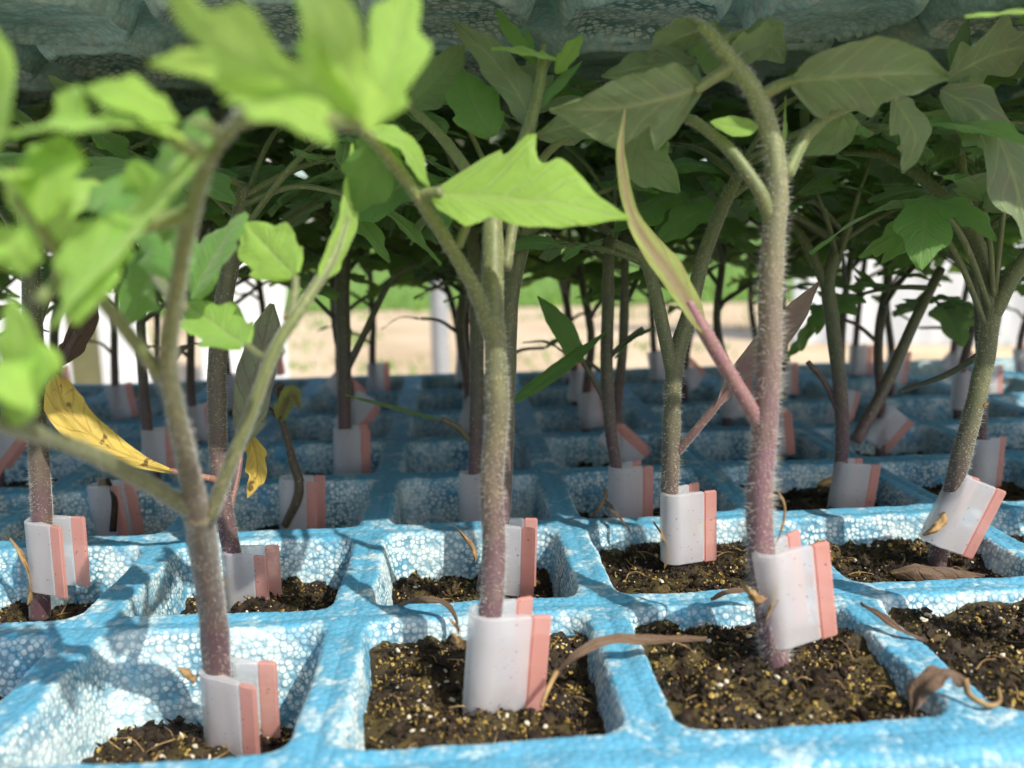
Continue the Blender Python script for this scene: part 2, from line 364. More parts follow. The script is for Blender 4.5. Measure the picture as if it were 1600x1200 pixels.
def shrub(x, y, rad, h, label, seed):
    r = random.Random(seed); root = empty('shrub', (x, y, GZ)); tag(root, label, 'shrub', 'shrubs beyond the lawn')
    mb = MB()
    for k in range(5):
        a = r.uniform(0, 6.3)
        tube(mb, [(x, y, GZ, 40), (x + math.cos(a) * rad * .25, y + math.sin(a) * rad * .25, GZ + h * .4, 26), (x + math.cos(a) * rad * .6, y + math.sin(a) * rad * .6, GZ + h * .75, 9)], 6, 8)
    mb.build('trunk', M['bark'], root, (x, y, GZ), col_attr=False)
    mb = MB(); cl = [(r.gauss(0, .45), r.gauss(0, .45), r.uniform(.25, 1), r.uniform(.2, .42)) for _ in range(26)]
    for k in range(2600):
        cx, cy, cz, cr = r.choice(cl); d = Vector((r.gauss(0, 1), r.gauss(0, 1), r.gauss(0, 1))).normalized() * cr * r.uniform(.6, 1.05)
        p = Vector((x + (cx + d.x) * rad, y + (cy + d.y) * rad, GZ + max(.06, cz + d.z * .7) * h))
        a = Vector((r.gauss(0, 1), r.gauss(0, 1), r.gauss(0, 1))).normalized() * r.uniform(40, 85); b = a.orthogonal().normalized() * a.length * .5
        mb.add([p - a, p + b, p + a, p - b], [(0, 1, 2, 3)])
    mb.build('crown', M['far_leaf'], root, (x, y, GZ), smooth=False, col_attr=False)
for k, (x, y, rad, h, lb) in enumerate([(-5200, 21000, 2200, 2500, 'wide dark green shrub beyond the lawn behind the film walls'),
        (-1500, 25000, 1900, 1900, 'low rounded green shrub beyond the lawn in line with the metal pole'),
        (2600, 24000, 2300, 3000, 'tall loose green shrub beyond the lawn between pole and film wall'),
        (6400, 22000, 2000, 2300, 'medium green shrub beyond the lawn beside the broad film wall')]):
    shrub(x, y, rad, h, lb, 30 + k)

# ------------------------------------------------------------------ lower tray
NEAR = {(i, j) for i in range(-1, 4) for j in (0, 1)}
MIDC = {(i, j) for i in range(-2, 6) for j in (2, 3)} | {(-2, 1), (4, 1), (4, 0), (-2, 0)}
def rrect(t, a, b, r):
    """point at parameter t (0..4, quarter per side, starting at a corner) on a rounded square"""
    k = int(t) % 4; f = t - int(t); s = (f * 2 - 1)
    x, y = s * a, -b
    if r > 0:
        for _ in (0,):
            qx, qy = abs(x) - (a - r), b - (b - r)
            if qx > 0:
                ang = math.atan2(r, qx); l = r; 
                x = math.copysign(a - r + l * math.cos(ang), x); y = -(b - r + l * math.sin(ang))
    for _ in range(k): x, y = -y, x
    return x, y
def make_tray():
    mb_v, mb_f, mb_c = [], [], []
    def wav(x, y): return .55 * noise.noise(Vector((x * .045, y * .045, 3.3))) + .25 * noise.noise(Vector((x * .16, y * .16, 7.7)))
    for i in range(-4, 8):
        for j in range(0, 7):
            n = 112 if (i, j) in NEAR else 36 if (i, j) in MIDC else 14
            cx, cy = (i + .5) * P, (j + .5) * P; H = P / 2
            # profile: (inset of the half-width, corner radius, z, top-mask)
            prof = []
            nt_ = 8 if n > 100 else 3 if n > 30 else 2
            for k in range(nt_): f = k / nt_; prof.append((2.5 * f, 3.4 * f, .30 * math.sin(f * 1.57), 1.0))
            nb = 6 if n > 100 else 4
            for k in range(nb + 1): a = k / nb * 1.35; prof.append((2.5 + 1.1 * math.sin(a), 3.4 + .8 * math.sin(a), .30 - 1.1 * (1 - math.cos(a)), max(0.0, 1.0 - k / nb * .9)))
            nw = 60 if n > 100 else 16 if n > 30 else 6
            for k in range(1, nw + 1): f = k / nw; prof.append((3.58 + 4.2 * f, 4.2 + 1.6 * f, -.62 - 23 * f, .12 * max(0, 1 - f * 6)))
            base = len(mb_v); N = 4 * n
            for (ins, r, z, tm) in prof:
                for s in range(N):
                    x, y = rrect(4 * s / N, H - ins, H - ins, r)
                    X, Y = cx + x, cy + y
                    wv = wav(X, Y); fade = min(1, ins / 2.5)
                    jx = .45 * noise.noise(Vector((X * .11, Y * .11, z * .08))) * fade
                    ln = math.hypot(x, y)
                    mb_v.append((X + x / ln * jx, Y + y / ln * jx, z + wv * max(0, 1 + z / 12))); mb_c.append((tm, 0, 0, 1))
            for k in range(len(prof) - 1):
                for s in range(N):
                    s2 = (s + 1) % N
                    mb_f.append((base + k * N + s, base + k * N + s2, base + (k + 1) * N + s2, base + (k + 1) * N + s))
            b = base + (len(prof) - 1) * N
            mb_f.append(tuple(b + s for s in range(N)))
    # rim: top ledge, rounded edge and the outer sides
    X0, X1, Y0, Y1 = -4 * P, 8 * P, 0.0, 7 * P
    mb = MB()
    prof = [(0, 0, 1.0), (2.0, .05, 1.0), (4.0, .05, 1.0), (5.0, -.4, .9), (5.5, -1.4, .6), (5.6, -3, .3), (5.6, -20, .2), (5.4, -58, .2), (-20, -58, .2)]
    per = []
    step = 1.2
    for (ax, ay, bx, by) in ((X0, Y0, X1, Y0), (X1, Y0, X1, Y1), (X1, Y1, X0, Y1), (X0, Y1, X0, Y0)):
        L = abs(bx - ax) + abs(by - ay); m = int(L / step)
        for s in range(m): per.append((ax + (bx - ax) * s / m, ay + (by - ay) * s / m))
    base = len(mb_v); N = len(per); xm, ym = (X0 + X1) / 2, (Y0 + Y1) / 2
    for (o, z, tm) in prof:
        for (x, y) in per:
            ex = x + (o if x > X1 - .01 else -o if x < X0 + .01 else 0); ey = y + (o if y > Y1 - .01 else -o if y < Y0 + .01 else 0)
            mb_v.append((ex, ey, z + wav(x, y) * (1 if z > -5 else 0))); mb_c.append((tm, 0, 0, 1))
    for k in range(len(prof) - 1):
        for s in range(N):
            s2 = (s + 1) % N; mb_f.append((base + k * N + s2, base + k * N + s, base + (k + 1) * N + s, base + (k + 1) * N + s2))
    mb.v, mb.f, mb.c = mb_v, mb_f, mb_c; mb.uv = [(0, 0)]; mb.m = [0]
    o = mb.build('seedling_tray', M['foam'])
    bm = bmesh.new(); bm.from_mesh(o.data); bmesh.ops.recalc_face_normals(bm, faces=bm.faces); bm.to_mesh(o.data); bm.free()
    return tag(o, 'bright blue polystyrene seedling tray with square soil-filled cells', 'seedling tray')
tray = make_tray()

# ------------------------------------------------------------------ upper tray (seen from below)
def make_upper():
    Z0 = 108.0; X0, X1, Y0, Y1 = -4 * P, 8 * P, 2.0, 8.3 * P
    sx = 1.3; nx, ny = int((X1 - X0) / sx), int((Y1 - Y0) / sx); PX, PY = 39.0, 45.0; OX, OY = -13.0, 80.0
    xs = np.linspace(X0, X1, nx + 1); ys = np.linspace(Y0, Y1, ny + 1)
    v, c, f = [], [], []
    r = random.Random(8); bare = {}
    for y in ys:
        for x in xs:
            fx = (x - OX) / PX; fy = (y - OY) / PY; kx, ky = round(fx), round(fy); dx, dy = (fx - kx) * PX, (fy - ky) * PY
            e = math.sqrt((dx / 15.0) ** 2 + (dy / 19.0) ** 2)
            if (kx, ky) not in bare: bare[(kx, ky)] = 1.0 if kx <= 2 and r.random() < .85 else (0.4 if r.random() < .4 else 0.0)
            g = min(1, max(0, (e - 1.0) / .28)); g = g * g * (3 - 2 * g)
            z = Z0 + 1.6 * max(0, min(1, (1.0 - e) * 4)) + (-1.2 if .98 < e < 1.14 else 0) + 4.5 * g
            z += .9 * noise.noise(Vector((x * .05, y * .05, 2))) + .5 * noise.noise(Vector((x * .2, y * .2, 6)))
            ed = min(y - Y0, 8); z += (8 - ed) ** 2 * .12 if ed < 8 else 0
            v.append((x, y, z)); bm_ = bare[(kx, ky)] if e < .97 else 0.0
            c.append((.95 if bm_ == 0 else .1, bm_ * .8, 0, 1))
    for j in range(ny):
        for i in range(nx):
            a = j * (nx + 1) + i; f.append((a, a + nx + 1, a + nx + 2, a + 1))
    # sides and top
    b = len(v)
    ring = [i for i in range(nx + 1)] + [j * (nx + 1) + nx for j in range(1, ny + 1)] + [ny * (nx + 1) + i for i in range(nx - 1, -1, -1)] + [j * (nx + 1) for j in range(ny - 1, 0, -1)]
    for q in ring: v.append((v[q][0], v[q][1], Z0 + 60)); c.append((1, 0, 0, 1))
    n = len(ring)
    for k in range(n): f.append((ring[k], ring[(k + 1) % n], b + (k + 1) % n, b + k))
    f.append(tuple(b + k for k in range(n)))
    mb = MB(); mb.v, mb.f, mb.c = v, f, c; mb.uv = [(0, 0)]; mb.m = [0]
    o = mb.build('seedling_tray', M['foam_old'])
    tag(o, 'dull teal polystyrene tray with bead-patterned underside over the foliage', 'seedling tray')
make_upper()
# the rack that carries both trays
def rack():
    root = empty('tray_rack', (2 * P, 3.5 * P, GZ)); tag(root, 'grey steel rack carrying the two polystyrene trays', 'rack')
    def box(name, x0, x1, y0, y1, z0, z1):
        mb = MB(); V = [(x, y, z) for z in (z0, z1) for (x, y) in ((x0, y0), (x1, y0), (x1, y1), (x0, y1))]
        mb.add(V, [(3, 2, 1, 0), (4, 5, 6, 7), (0, 1, 5, 4), (1, 2, 6, 5), (2, 3, 7, 6), (3, 0, 4, 7)])
        mb.build(name, M['rail'], root, (2 * P, 3.5 * P, GZ), smooth=False, col_attr=False)
    for x in (-4 * P - 40, 8 * P + 16):
        for y in (30, 6.6 * P): box('post', x, x + 24, y, y + 24, GZ, 220)
        box('side_rail', x + 2, x + 22, 54, 6.6 * P, -84, -62); box('side_rail', x + 2, x + 22, 54, 6.6 * P, 176, 198)
    for y in (70, 5.8 * P):
        box('shelf_rail', -4 * P - 18, 8 * P + 18, y, y + 20, -82, -60)
    for x in (-4 * P - 6.5, 8 * P + 1.5): box('bracket', x, x + 5, 60, 6.4 * P, 150, 178)
rack()

# ------------------------------------------------------------------ soil
SOIL = {(0, 0): -13, (1, 0): -6.5, (2, 0): -3.0, (3, 0): -2.0, (-1, 0): -9, (-1, 1): -12, (0, 1): -10.5, (1, 1): -9.5, (2, 1): -5.0, (3, 1): -6.0, (4, 1): -5,
        (-1, 2): -13, (0, 2): -12.5, (1, 2): -13, (2, 2): -11, (3, 2): -6, (4, 2): -7, (0, 3): -10, (1, 3): -11}
LIVE = {}
def ico(seed):
    bm = bmesh.new(); bmesh.ops.create_icosphere(bm, subdivisions=1, radius=1.0); r = random.Random(seed)
    s = (r.uniform(.7, 1.2), r.uniform(.7, 1.2), r.uniform(.5, .9))
    v = [((q.co * r.uniform(.65, 1.2)).x * s[0], (q.co).y * s[1] * r.uniform(.7, 1.2), q.co.z * s[2]) for q in bm.verts]
    f = [tuple(q.index for q in fc.verts) for fc in bm.faces]; bm.free(); return np.array(v), f
ICO = [ico(k) for k in range(6)]
tet = (np.array([(1, 0, -.5), (-.5, .87, -.5), (-.5, -.87, -.5), (0, 0, 1.0), (.2, .1, -1.0)]), [(0, 1, 3), (1, 2, 3), (2, 0, 3), (1, 0, 4), (2, 1, 4), (0, 2, 4)])
LONG = (tet[0] * np.array([2.6, .5, .6]), tet[1])
perl = []
for k in range(4):
    mb = MB(); mb.add([tuple(x) for x in ICO[k][0]], ICO[k][1]); perl.append(mb.mesh('perlite_grain', M['perlite'], smooth=False, col_attr=False))
def soil_z(i, j, x, y):
    z = SOIL.get((i, j)) if (i, j) in SOIL else -9.5 + 3.5 * noise.noise(Vector((i * 3.1, j * 2.7, .5)))
    X, Y = (i + .5) * P + x, (j + .5) * P + y
    z += 2.2 * noise.noise(Vector((X * .06, Y * .06, 1))) + 2.0 * noise.noise(Vector((X * .15, Y * .15, 4))) + 1.2 * noise.noise(Vector((X * .45, Y * .45, 9))) + .45 * noise.noise(Vector((X * 1.1, Y * 1.1, 2)))
    sx_, sy_2 = LIVE.get((i, j), (0, 0)); z += 2.2 * math.exp(-((x - sx_) ** 2 + (y - sy_2) ** 2) / 30)
    if (i, j) in ((1, 0),): z += 3.5 * (y > 8) * min(1, (y - 8) / 6)
    if (i, j) == (2, 0): z += 1.5 * (x < -6) * min(1, (-6 - x) / 6)
    if (i, j) == (0, 0): z += -y * .16
    return z
def rot_rand(r):
    q = np.linalg.qr(np.array([[r.gauss(0, 1) for _ in range(3)] for _ in range(3)]))[0]; return q
def make_soil(i, j, label):
    near = (i, j) in NEAR; n = 64 if near else 26 if (i, j) in MIDC else 12
    cx, cy = (i + .5) * P, (j + .5) * P; h = 19.2; org = (cx, cy, -22)
    root = empty('soil_plug', org); tag(root, label[0], 'soil', label[1])
    r = random.Random(i * 97 + j * 13 + 5)
    mb = MB(); V, F = [], []
    for a in range(n + 1):
        for b in range(n + 1):
            x, y = -h + 2 * h * a / n, -h + 2 * h * b / n; z = soil_z(i, j, x, y)
            lim = h - .4 + .18 * z     # stay inside the tapering cell
            m = max(abs(x), abs(y)); k = min(1, max(.6, lim) / m) if m > 0 else 1
            V.append((cx + x * min(1, k * 1.03), cy + y * min(1, k * 1.03), z))
    for a in range(n):
        for b in range(n):
            q = a * (n + 1) + b; F.append((q, q + n + 1, q + n + 2, q + 1))
    mb.add(V, F); mb.build('peat', M['soil'], root, org, col_attr=False)
    def scatter(name, mat, cnt, lo, hi, shapes, flat=1.0, sink=.2, patch=None):
        mb = MB(); made = 0
        while made < cnt:
            x, y = r.uniform(-17.5, 17.5), r.uniform(-17.5, 17.5); z = soil_z(i, j, x, y)
            if max(abs(x), abs(y)) > 18.6 + .18 * z: made += 1; continue
            made += 1
            if patch and noise.noise(Vector((x * .12 + i * 7, y * .12 + j * 5, patch))) < 0.02 and r.random() < .8: continue
            s = lo * (hi / lo) ** (r.random() ** 1.8); v, f = r.choice(shapes)
            p = (v * np.array([1, r.uniform(.6, 1), flat])) @ rot_rand(r) * s + np.array([cx + x, cy + y, z + s * (1 - sink) * .6])
            mb.add(p.tolist(), f)
        if mb.v: tag(mb.build(name, mat, root, org, smooth=False, col_attr=False), kind='stuff')
    if near:
        scatter('peat_crumbs', M['crumb'], 3600, .10, .62, [tet, LONG, LONG] + ICO[:1], .8, .1)
        scatter('peat_clods', M['crumb'], 60, .7, 1.7, ICO[:5], .75, .5)
        scatter('vermiculite', M['grain'], 2300 if j == 0 and i > 0 else 1200, .10, .62, ICO[2:4] + [tet], .6, .1, patch=3.0)
        scatter('perlite_crumbs', M['perlite'], 90, .18, .42, ICO[:3], .8, .2)
        mb = MB()
        for k in range(46):
            x, y = r.uniform(-16, 16), r.uniform(-16, 16); z = soil_z(i, j, x, y)
            if max(abs(x), abs(y)) > 17.5 + .18 * z: continue
            a = r.uniform(0, 6.3); L = r.uniform(1.2, 5); up = r.uniform(-.1, .7) * L * (1 if r.random() < .35 else .25)
            p0 = (cx + x, cy + y, z - .1, .12); p2 = (cx + x + math.cos(a) * L, cy + y + math.sin(a) * L, z + up, .05)
            if max(abs(p2[0] - cx), abs(p2[1] - cy)) > 17: continue
            tube(mb, [p0, (p0[0] * .5 + p2[0] * .5 + r.gauss(0, .4), p0[1] * .5 + p2[1] * .5 + r.gauss(0, .4), z + up * .6 + .4, .12), p2], 4, 6, cap=False)
        tag(mb.build('peat_fibres', M['stub'], root, org, col_attr=False), kind='stuff')
        for k in range(34 if (i, j) == (1, 0) else 16 if j == 0 else 9):
            x, y = r.gauss(-3, 7), r.uniform(-15, 14); z = soil_z(i, j, x, y)
            if max(abs(x), abs(y)) > 16.5 + .18 * z: continue
            s = r.uniform(.3, .68)
            put('perlite_grain', r.choice(perl), root, Matrix.Translation(Vector((x, y, z + s * .5 + 22)) * MM) @ Matrix.Rotation(r.uniform(0, 6), 4, (r.random(), r.random(), 1)) @ Matrix.Scale(s * MM * 1000, 4))
    elif (i, j) in MIDC:
        scatter('peat_crumbs', M['crumb'], 260, .4, 1.2, [tet], .8, .1); scatter('perlite_crumbs', M['perlite'], 14, .3, .6, ICO[:2], .8, .2)

# ------------------------------------------------------------------ leaves
def outline(t, teeth, amp, ph):
    w_ = (t ** .55) * ((1 - t) ** .85) / 0.3995
    s = (t * teeth + ph) % 1.0
    s = s / .78 if s < .78 else (1 - s) / .22                      # rises slowly, falls back quickly: lobes point to the tip
    s = s * s * (3 - 2 * s)
    return w_ * (1 + amp * (s - .5) * min(1, 4 * (1 - t)) * min(1, t * 6))
def blade_geo(mid, hw, nrm, nl=38, nw=6, fold=.25, teeth=2.4, amp=.26, slant=.3, ripple=.06, seed=0, ph=(.1, .45), twist=0.0, widths=None):
    """mid: array of points; hw: half-width; nrm: face normal (top side)"""
    r = random.Random(seed); q = spline(mid, nl + 1)[:, :3]; t = np.gradient(q, axis=0); t /= np.linalg.norm(t, axis=1)[:, None]
    L = np.linalg.norm(np.diff(q, axis=0), axis=1).sum(); N0 = np.array(nrm, float); V, F, UV = [], [], []
    o1, o2 = r.uniform(0, 50), r.uniform(0, 50)
    for k in range(nl + 1):
        f = k / nl; n_ = N0 - t[k] * N0.dot(t[k]); n_ /= np.linalg.norm(n_); s_ = np.cross(t[k], n_)
        if twist: a = twist * (f - .3); n_, s_ = n_ * math.cos(a) + s_ * math.sin(a), s_ * math.cos(a) - n_ * math.sin(a)
        ff = min(max(f, .012), .99)
        for c_ in range(-nw, nw + 1):
            s = c_ / nw; side = 0 if s < 0 else 1
            wv = (np.interp(f, widths[side][0], widths[side][1]) if widths else outline(ff, teeth, amp, ph[side])) * hw
            e = abs(s) * wv
            z = e * math.sin(fold) + ripple * hw * 2 * noise.noise(Vector((f * 4 + o1, s * 2.2 + o2, seed))) * (.3 + abs(s)) - ripple * 2.5 * hw * s * s + (.075 * hw * abs(math.sin(math.pi * (6.5 * (f - .22 * abs(s))))) - .04 * hw) * min(1, abs(s) * 3) * (1 - f * .5)
            p = q[k] + s_ * math.copysign(e * math.cos(fold), s) + n_ * z + t[k] * (slant * e * (1 - f) * 1.0)
            V.append(p); UV.append((.001 + f * .998, .5 + s * .499))
    m = 2 * nw + 1
    for k in range(nl):
        for c_ in range(2 * nw): a = k * m + c_; F.append((a, a + m, a + m + 1, a + 1))
    F = [f_[::-1] for f_ in F]
    return V, F, UV
# shared leaflets, length 1, along +Y, face +Z
PROTO = {}
def proto(mat, k):
    if (mat, k) not in PROTO:
        r = random.Random(k * 7 + 1); d = r.uniform(.1, .45); sdx = r.uniform(-.12, .12)
        mid = [(0, 0, 0), (sdx * .3, .35, .04), (sdx * .7, .7, -.10 * d * 3 + .02), (sdx, 1.0, -.45 * d - .04)]
        V, F, UV = blade_geo(mid, r.uniform(.21, .32), (0, 0, 1), nl=20, nw=4, fold=r.uniform(.1, .4), teeth=r.choice((2.4, 3.3, 3.8)), amp=r.uniform(.5, .95), seed=k, ripple=.09, ph=(r.random(), r.random()))
        mb = MB(); mb.add(V, F, uv=UV); PROTO[(mat, k)] = mb.mesh('leaflet', M[mat], scale=1.0, col_attr=False)
    return PROTO[(mat, k)]
def orient(p, d, n_, L, org):
    y = Vector(d).normalized(); n_ = Vector(n_); z = (n_ - y * n_.dot(y)).normalized(); x = y.cross(z)
    m = Matrix(((x.x, y.x, z.x, 0), (x.y, y.y, z.y, 0), (x.z, y.z, z.z, 0), (0, 0, 0, 1)))
    return Matrix.Translation((Vector(p) - Vector(org)) * MM) @ m @ Matrix.Scale(L * MM, 4)

PURPLE, MID, GREEN = (.11, .052, .076), (.112, .120, .066), (.15, .21, .06)
def lerp(a, b, t): t = max(0, min(1, t)); return tuple(x + (y - x) * t for x, y in zip(a, b))
def stem_col(z0, z1, z2, dark=1.0):
    def f(t, z):
        c = lerp(PURPLE, MID, (z - z0) / (z1 - z0)) if z < z1 else lerp(MID, GREEN, (z - z1) / (z2 - z1))
        return (c[0] * dark, c[1] * dark, c[2] * dark, 1)
    return f
def hairs(root, org, c, r, t, u, v, cnt, seed, l0=.5, l1=1.3, zfade=60, name='stem_hairs'):
    rr = random.Random(seed); mb = MB(); n = len(c)
    for k in range(cnt):
        f = (.06 + .94 * rr.random() ** 1.15) * (n - 1); i = min(n - 2, int(f)); g = f - i
        p = c[i] * (1 - g) + c[i + 1] * g; rad = r[i] * (1 - g) + r[i + 1] * g; a = rr.uniform(0, 6.283)
        d = u[i] * math.cos(a) + v[i] * math.sin(a); b = p + d * rad * .96
        L = (l0 + (l1 - l0) * rr.random() ** 1.7) * (1.25 if f < n * .3 else .75 if f > n * .6 else 1)
        dd = d + t[i] * rr.gauss(0, .25) + np.array([rr.gauss(0, .12) for _ in range(3)])
        e = b + dd * L; w_ = .028; s1 = np.cross(d, t[i]) * w_; s2 = t[i] * w_
        mb.add([b + s1, b - s1 * .5 + s2, b - s1 * .5 - s2, e], [(0, 1, 3), (1, 2, 3), (2, 0, 3)])
    tag(mb.build(name, M['hair'], root, org, col_attr=False), kind='stuff')

class Plant:
    def __init__(s, i, j, base, label, group=None):
        s.org = Vector((base[0], base[1], base[2])); s.root = empty('tomato_seedling', s.org); tag(s.root, label, 'seedling', group)
        s.i, s.j = i, j; s.rnd = random.Random(i * 31 + j * 101 + 7)
    def stem(s, pts, seed=0, hair=0, nseg=14, n=60, dark=1.0, z=(10, 42, 95), hl=(.5, 1.3), name='stem'):
        mb = MB(); res = tube(mb, pts, nseg, n, stem_col(*z, dark), wob=.10, seed=seed, ridge=.015)
        mb.build(name, M['stem'], s.root, s.org)
        if hair: hairs(s.root, s.org, *res, hair, seed, *hl)
        if not hasattr(s, 'anchor'): s.anchor = [Vector(res[0][int(len(res[0]) * f)]) for f in (.62, .75, .9)]
        return res
    def petiole(s, pts, nseg=8, n=24, dark=1.0, z=(10, 38, 80), hair=0, colr=None, seed=1):
        mb = MB(); res = tube(mb, pts, nseg, n, (lambda t, zz: (*colr, 1)) if colr else stem_col(*z, dark), wob=.06)
        o = mb.build('petiole', M['stem'], s.root, s.org)
        if hair: hairs(o, s.org, *res, hair, seed, .3, .8, name='petiole_hairs')
        return o
    def blade(s, parent, mid, hw, nrm, mat='leaf', name='leaflet', **k):
        V, F, UV = blade_geo([list(m) for m in mid], hw, list(nrm), **k); mb = MB(); mb.add(V, F, uv=UV)
        return mb.build(name, M[mat], parent or s.root, s.org, col_attr=False)
    def rleaf(s, p, az, length, el, size, mat, nlf=5, droop=.5, zmax=103.5, rad=.9):
        """one compound leaf: arched petiole with leaflets of the shared kind"""
        r = s.rnd; d = Vector((math.cos(az), math.sin(az), 0)); pts = []; p = Vector(p)
        for k in range(5):
            f = k / 4; q = p + d * length * f * (.9 + .1 * math.cos(el)) + Vector((0, 0, length * (math.sin(el) * f * 1.1 - droop * f * f * .55)))
            q += Vector((r.gauss(0, .02), r.gauss(0, .02), 0)) * length * f
            q.z = min(q.z, zmax - 1.5 + 1.2 * f); pts.append((*q, rad * (1 - .55 * f)))
        o = s.petiole(pts, 6, 10, dark=.9)
        q = spline(pts, 21); tg = Vector(q[-1][:3] - q[-3][:3]).normalized()
        def lf(pos, dr, L):
            dr = Vector(dr).normalized(); pos = Vector(pos)
            if pos.z + dr.z * L > zmax: dr.z = (zmax - pos.z) / L
            nn = Vector((r.gauss(0, .3), r.gauss(0, .3), 1))
            put('leaflet', proto(mat, r.randrange(8)), o, orient(pos, dr, nn, L, s.org))
        lf(q[-1][:3], tg + Vector((0, 0, -.25)), size * r.uniform(.95, 1.25))
        sd = Vector((-d.y, d.x, 0))
        for m in range((nlf - 1) // 2):
            f = .88 - .26 * m; k = int(f * 20)
            for g in (-1, 1):
                lf(q[k][:3], sd * g * r.uniform(.8, 1) + d * r.uniform(.3, .7) + Vector((0, 0, r.uniform(-.3, .3))), size * r.uniform(.6, .95) * (1 - .2 * m))
    def stub(s, p, d, L, r0, mat='stub', name='cotyledon_stub'):
        p = Vector(p); d = Vector(d).normalized(); e = (UP - d * UP.dot(d)).normalized() if abs(d.dot(UP)) < .8 else RT * -1
        mid = [p, p + d * L * .35 - e * L * .10, p + d * L * .75 + e * L * .02, p + d * L * 1.0 + e * L * .16]
        V, F, UV = blade_geo([list(q) for q in mid], r0 * .95, list(-FW + UP * .4), nl=16, nw=3, fold=.9, amp=.3, ripple=.5, seed=int(L * 10), slant=.1)
        mb = MB(); mb.add(V, F, uv=UV); mb.build(name, M[mat], s.root, s.org, col_attr=False)

# ------------------------------------------------------------------ grafting clips
def clip_mesh():
    H = 15.0; out = {}
    def prism(poly, name, mats, z0=0.0, z1=H):
        bm = bmesh.new(); lo = [bm.verts.new((x, y, z0)) for x, y in poly]; hi = [bm.verts.new((x, y, z1)) for x, y in poly]; n = len(poly)
        for k in range(n): bm.faces.new((lo[k], lo[(k + 1) % n], hi[(k + 1) % n], hi[k]))
        bm.faces.new(lo[::-1]); bm.faces.new(hi); bmesh.ops.recalc_face_normals(bm, faces=bm.faces)
        ee = [e for e in bm.edges if e.calc_face_angle(0) > .6]; bmesh.ops.bevel(bm, geom=ee, offset=.26, segments=3, affect='EDGES')
        for v_ in bm.verts: v_.co *= MM
        me = bpy.data.meshes.new(name); bm.to_mesh(me); bm.free(); me.materials.append(mats)
        me.polygons.foreach_set('use_smooth', [True] * len(me.polygons)); me.set_sharp_from_angle(angle=math.radians(33)); return me
    N = 30; ri, ro = 2.2, 2.95
    def arc(r, a, b): return [(r * math.cos(a + (b - a) * k / N), r * math.sin(a + (b - a) * k / N)) for k in range(N + 1)]
    a1, a2 = math.radians(84), math.radians(40)
    body = [(5.1, 3.32)] + arc(ro, a1, 2 * math.pi - a1) + [(5.1, -3.32), (5.1, -2.4), (3.1, -1.9)] + arc(ri, 2 * math.pi - a2, a2) + [(3.1, 1.9), (5.1, 2.4)]
    out['body'] = prism(body, 'body', M['clip_white'])
    def grip(g):
        w_ = [(5.11, 2.39), (5.11, 3.34), (7.85, 3.72), (7.95, 2.85)]
        return [(x, y * g) for x, y in (w_ if g > 0 else w_[::-1])]
    for g in (-1, 1):
        out['grip', g] = prism(grip(g), 'grip', M['clip_pink'], -.12, H + .02)
    return out
CM = clip_mesh()
def clip(p, tilt, yaw, label, group=None, scale=1.0, lean=0.0, back=None):
    """p: centre of the sleeve; tilt: roll in the picture plane, yaw: turn of the wings about the sleeve"""
    root = empty('grafting_clip', p); tag(root, label, 'grafting clip', group)
    r0 = Vector((RT.x, RT.y, 0)).normalized(); f0 = Vector((FW.x, FW.y, 0)).normalized(); up = Vector((0, 0, 1))
    ax = (up * math.cos(tilt) + r0 * math.sin(tilt) - f0 * math.sin(lean)).normalized(); x = r0 - ax * r0.dot(ax); x.normalize(); y = ax.cross(x)
    x, y = x * math.cos(yaw) + y * math.sin(yaw), y * math.cos(yaw) - x * math.sin(yaw)
    B = Matrix(((x.x, y.x, ax.x, 0), (x.y, y.y, ax.y, 0), (x.z, y.z, ax.z, 0), (0, 0, 0, 1))) @ Matrix.Scale(scale, 4) @ Matrix.Translation((0, 0, -7.5 * MM))
    put('body', CM['body'], root, B)
    for g in (-1, 1): put('grip', CM['grip', g], root, B)
    return root
def on_path(pts, f): return Vector(spline(pts, 101)[int(f * 100)][:3])
def path(l, r):
    """pixel path (px,py,depth) + radii -> (x,y,z,r)"""
    rr = np.interp(np.linspace(0, 1, len(l)), np.linspace(0, 1, len(r)), r)
    return [(*at(*p), q) for p, q in zip(l, rr)]
def pp(*l): return [at(*p) for p in l]

# ---- plant A : leaning towards the viewer, behind it the deep cell
def dA(d): return d if d > 113 else 113 - (113 - d) * 1.36
def pathA(l, r): return path([(x, y, dA(d)) for x, y, d in l], r)
def ppA(*l): return pp(*[(x, y, dA(d)) for x, y, d in l])
def bladeA(pt, mid, hw, nrm, mat, **k): return A.blade(pt, mid, hw * (.86 if (mid[1] - CAM).dot(FW) < 90 else 1), nrm, mat, **k)
FACE, UNDER, TOPV = cv(0, .25, 1), cv(0, .75, -.65), cv(0, .8, .6)
pl = pathA([(345, 1215, 139), (344, 1150, 138), (341, 1060, 136), (332, 960, 131), (320, 870, 122), (310, 800, 114)], [1.95, 2.05, 2.05, 1.95, 1.85])
A = Plant(0, 0, pl[0][:3], 'thick-stemmed tomato seedling forking low, its sunlit leaves spread wide over the deep cell')
A.stem(pl, 1, 1800, 18, 70, hl=(.3, .9), dark=.95, z=(10, 48, 75))
p2 = pathA([(311, 806, 114.5), (285, 690, 107), (263, 570, 101), (277, 450, 97), (300, 330, 93), (330, 240, 89), (375, 185, 85)], [1.45, 1.1, .9, .75, .55])
A.stem(p2, 2, 1000, 12, 60, hl=(.3, .8), z=(20, 48, 78), name='stem_fork')
pt = A.petiole(pathA([(325, 815, 115), (352, 745, 113), (390, 650, 112), (430, 545, 112), (475, 475, 113), (518, 405, 116), (540, 340, 119)], [1.0, .85, .75, .6]), z=(0, 30, 70), hair=200)
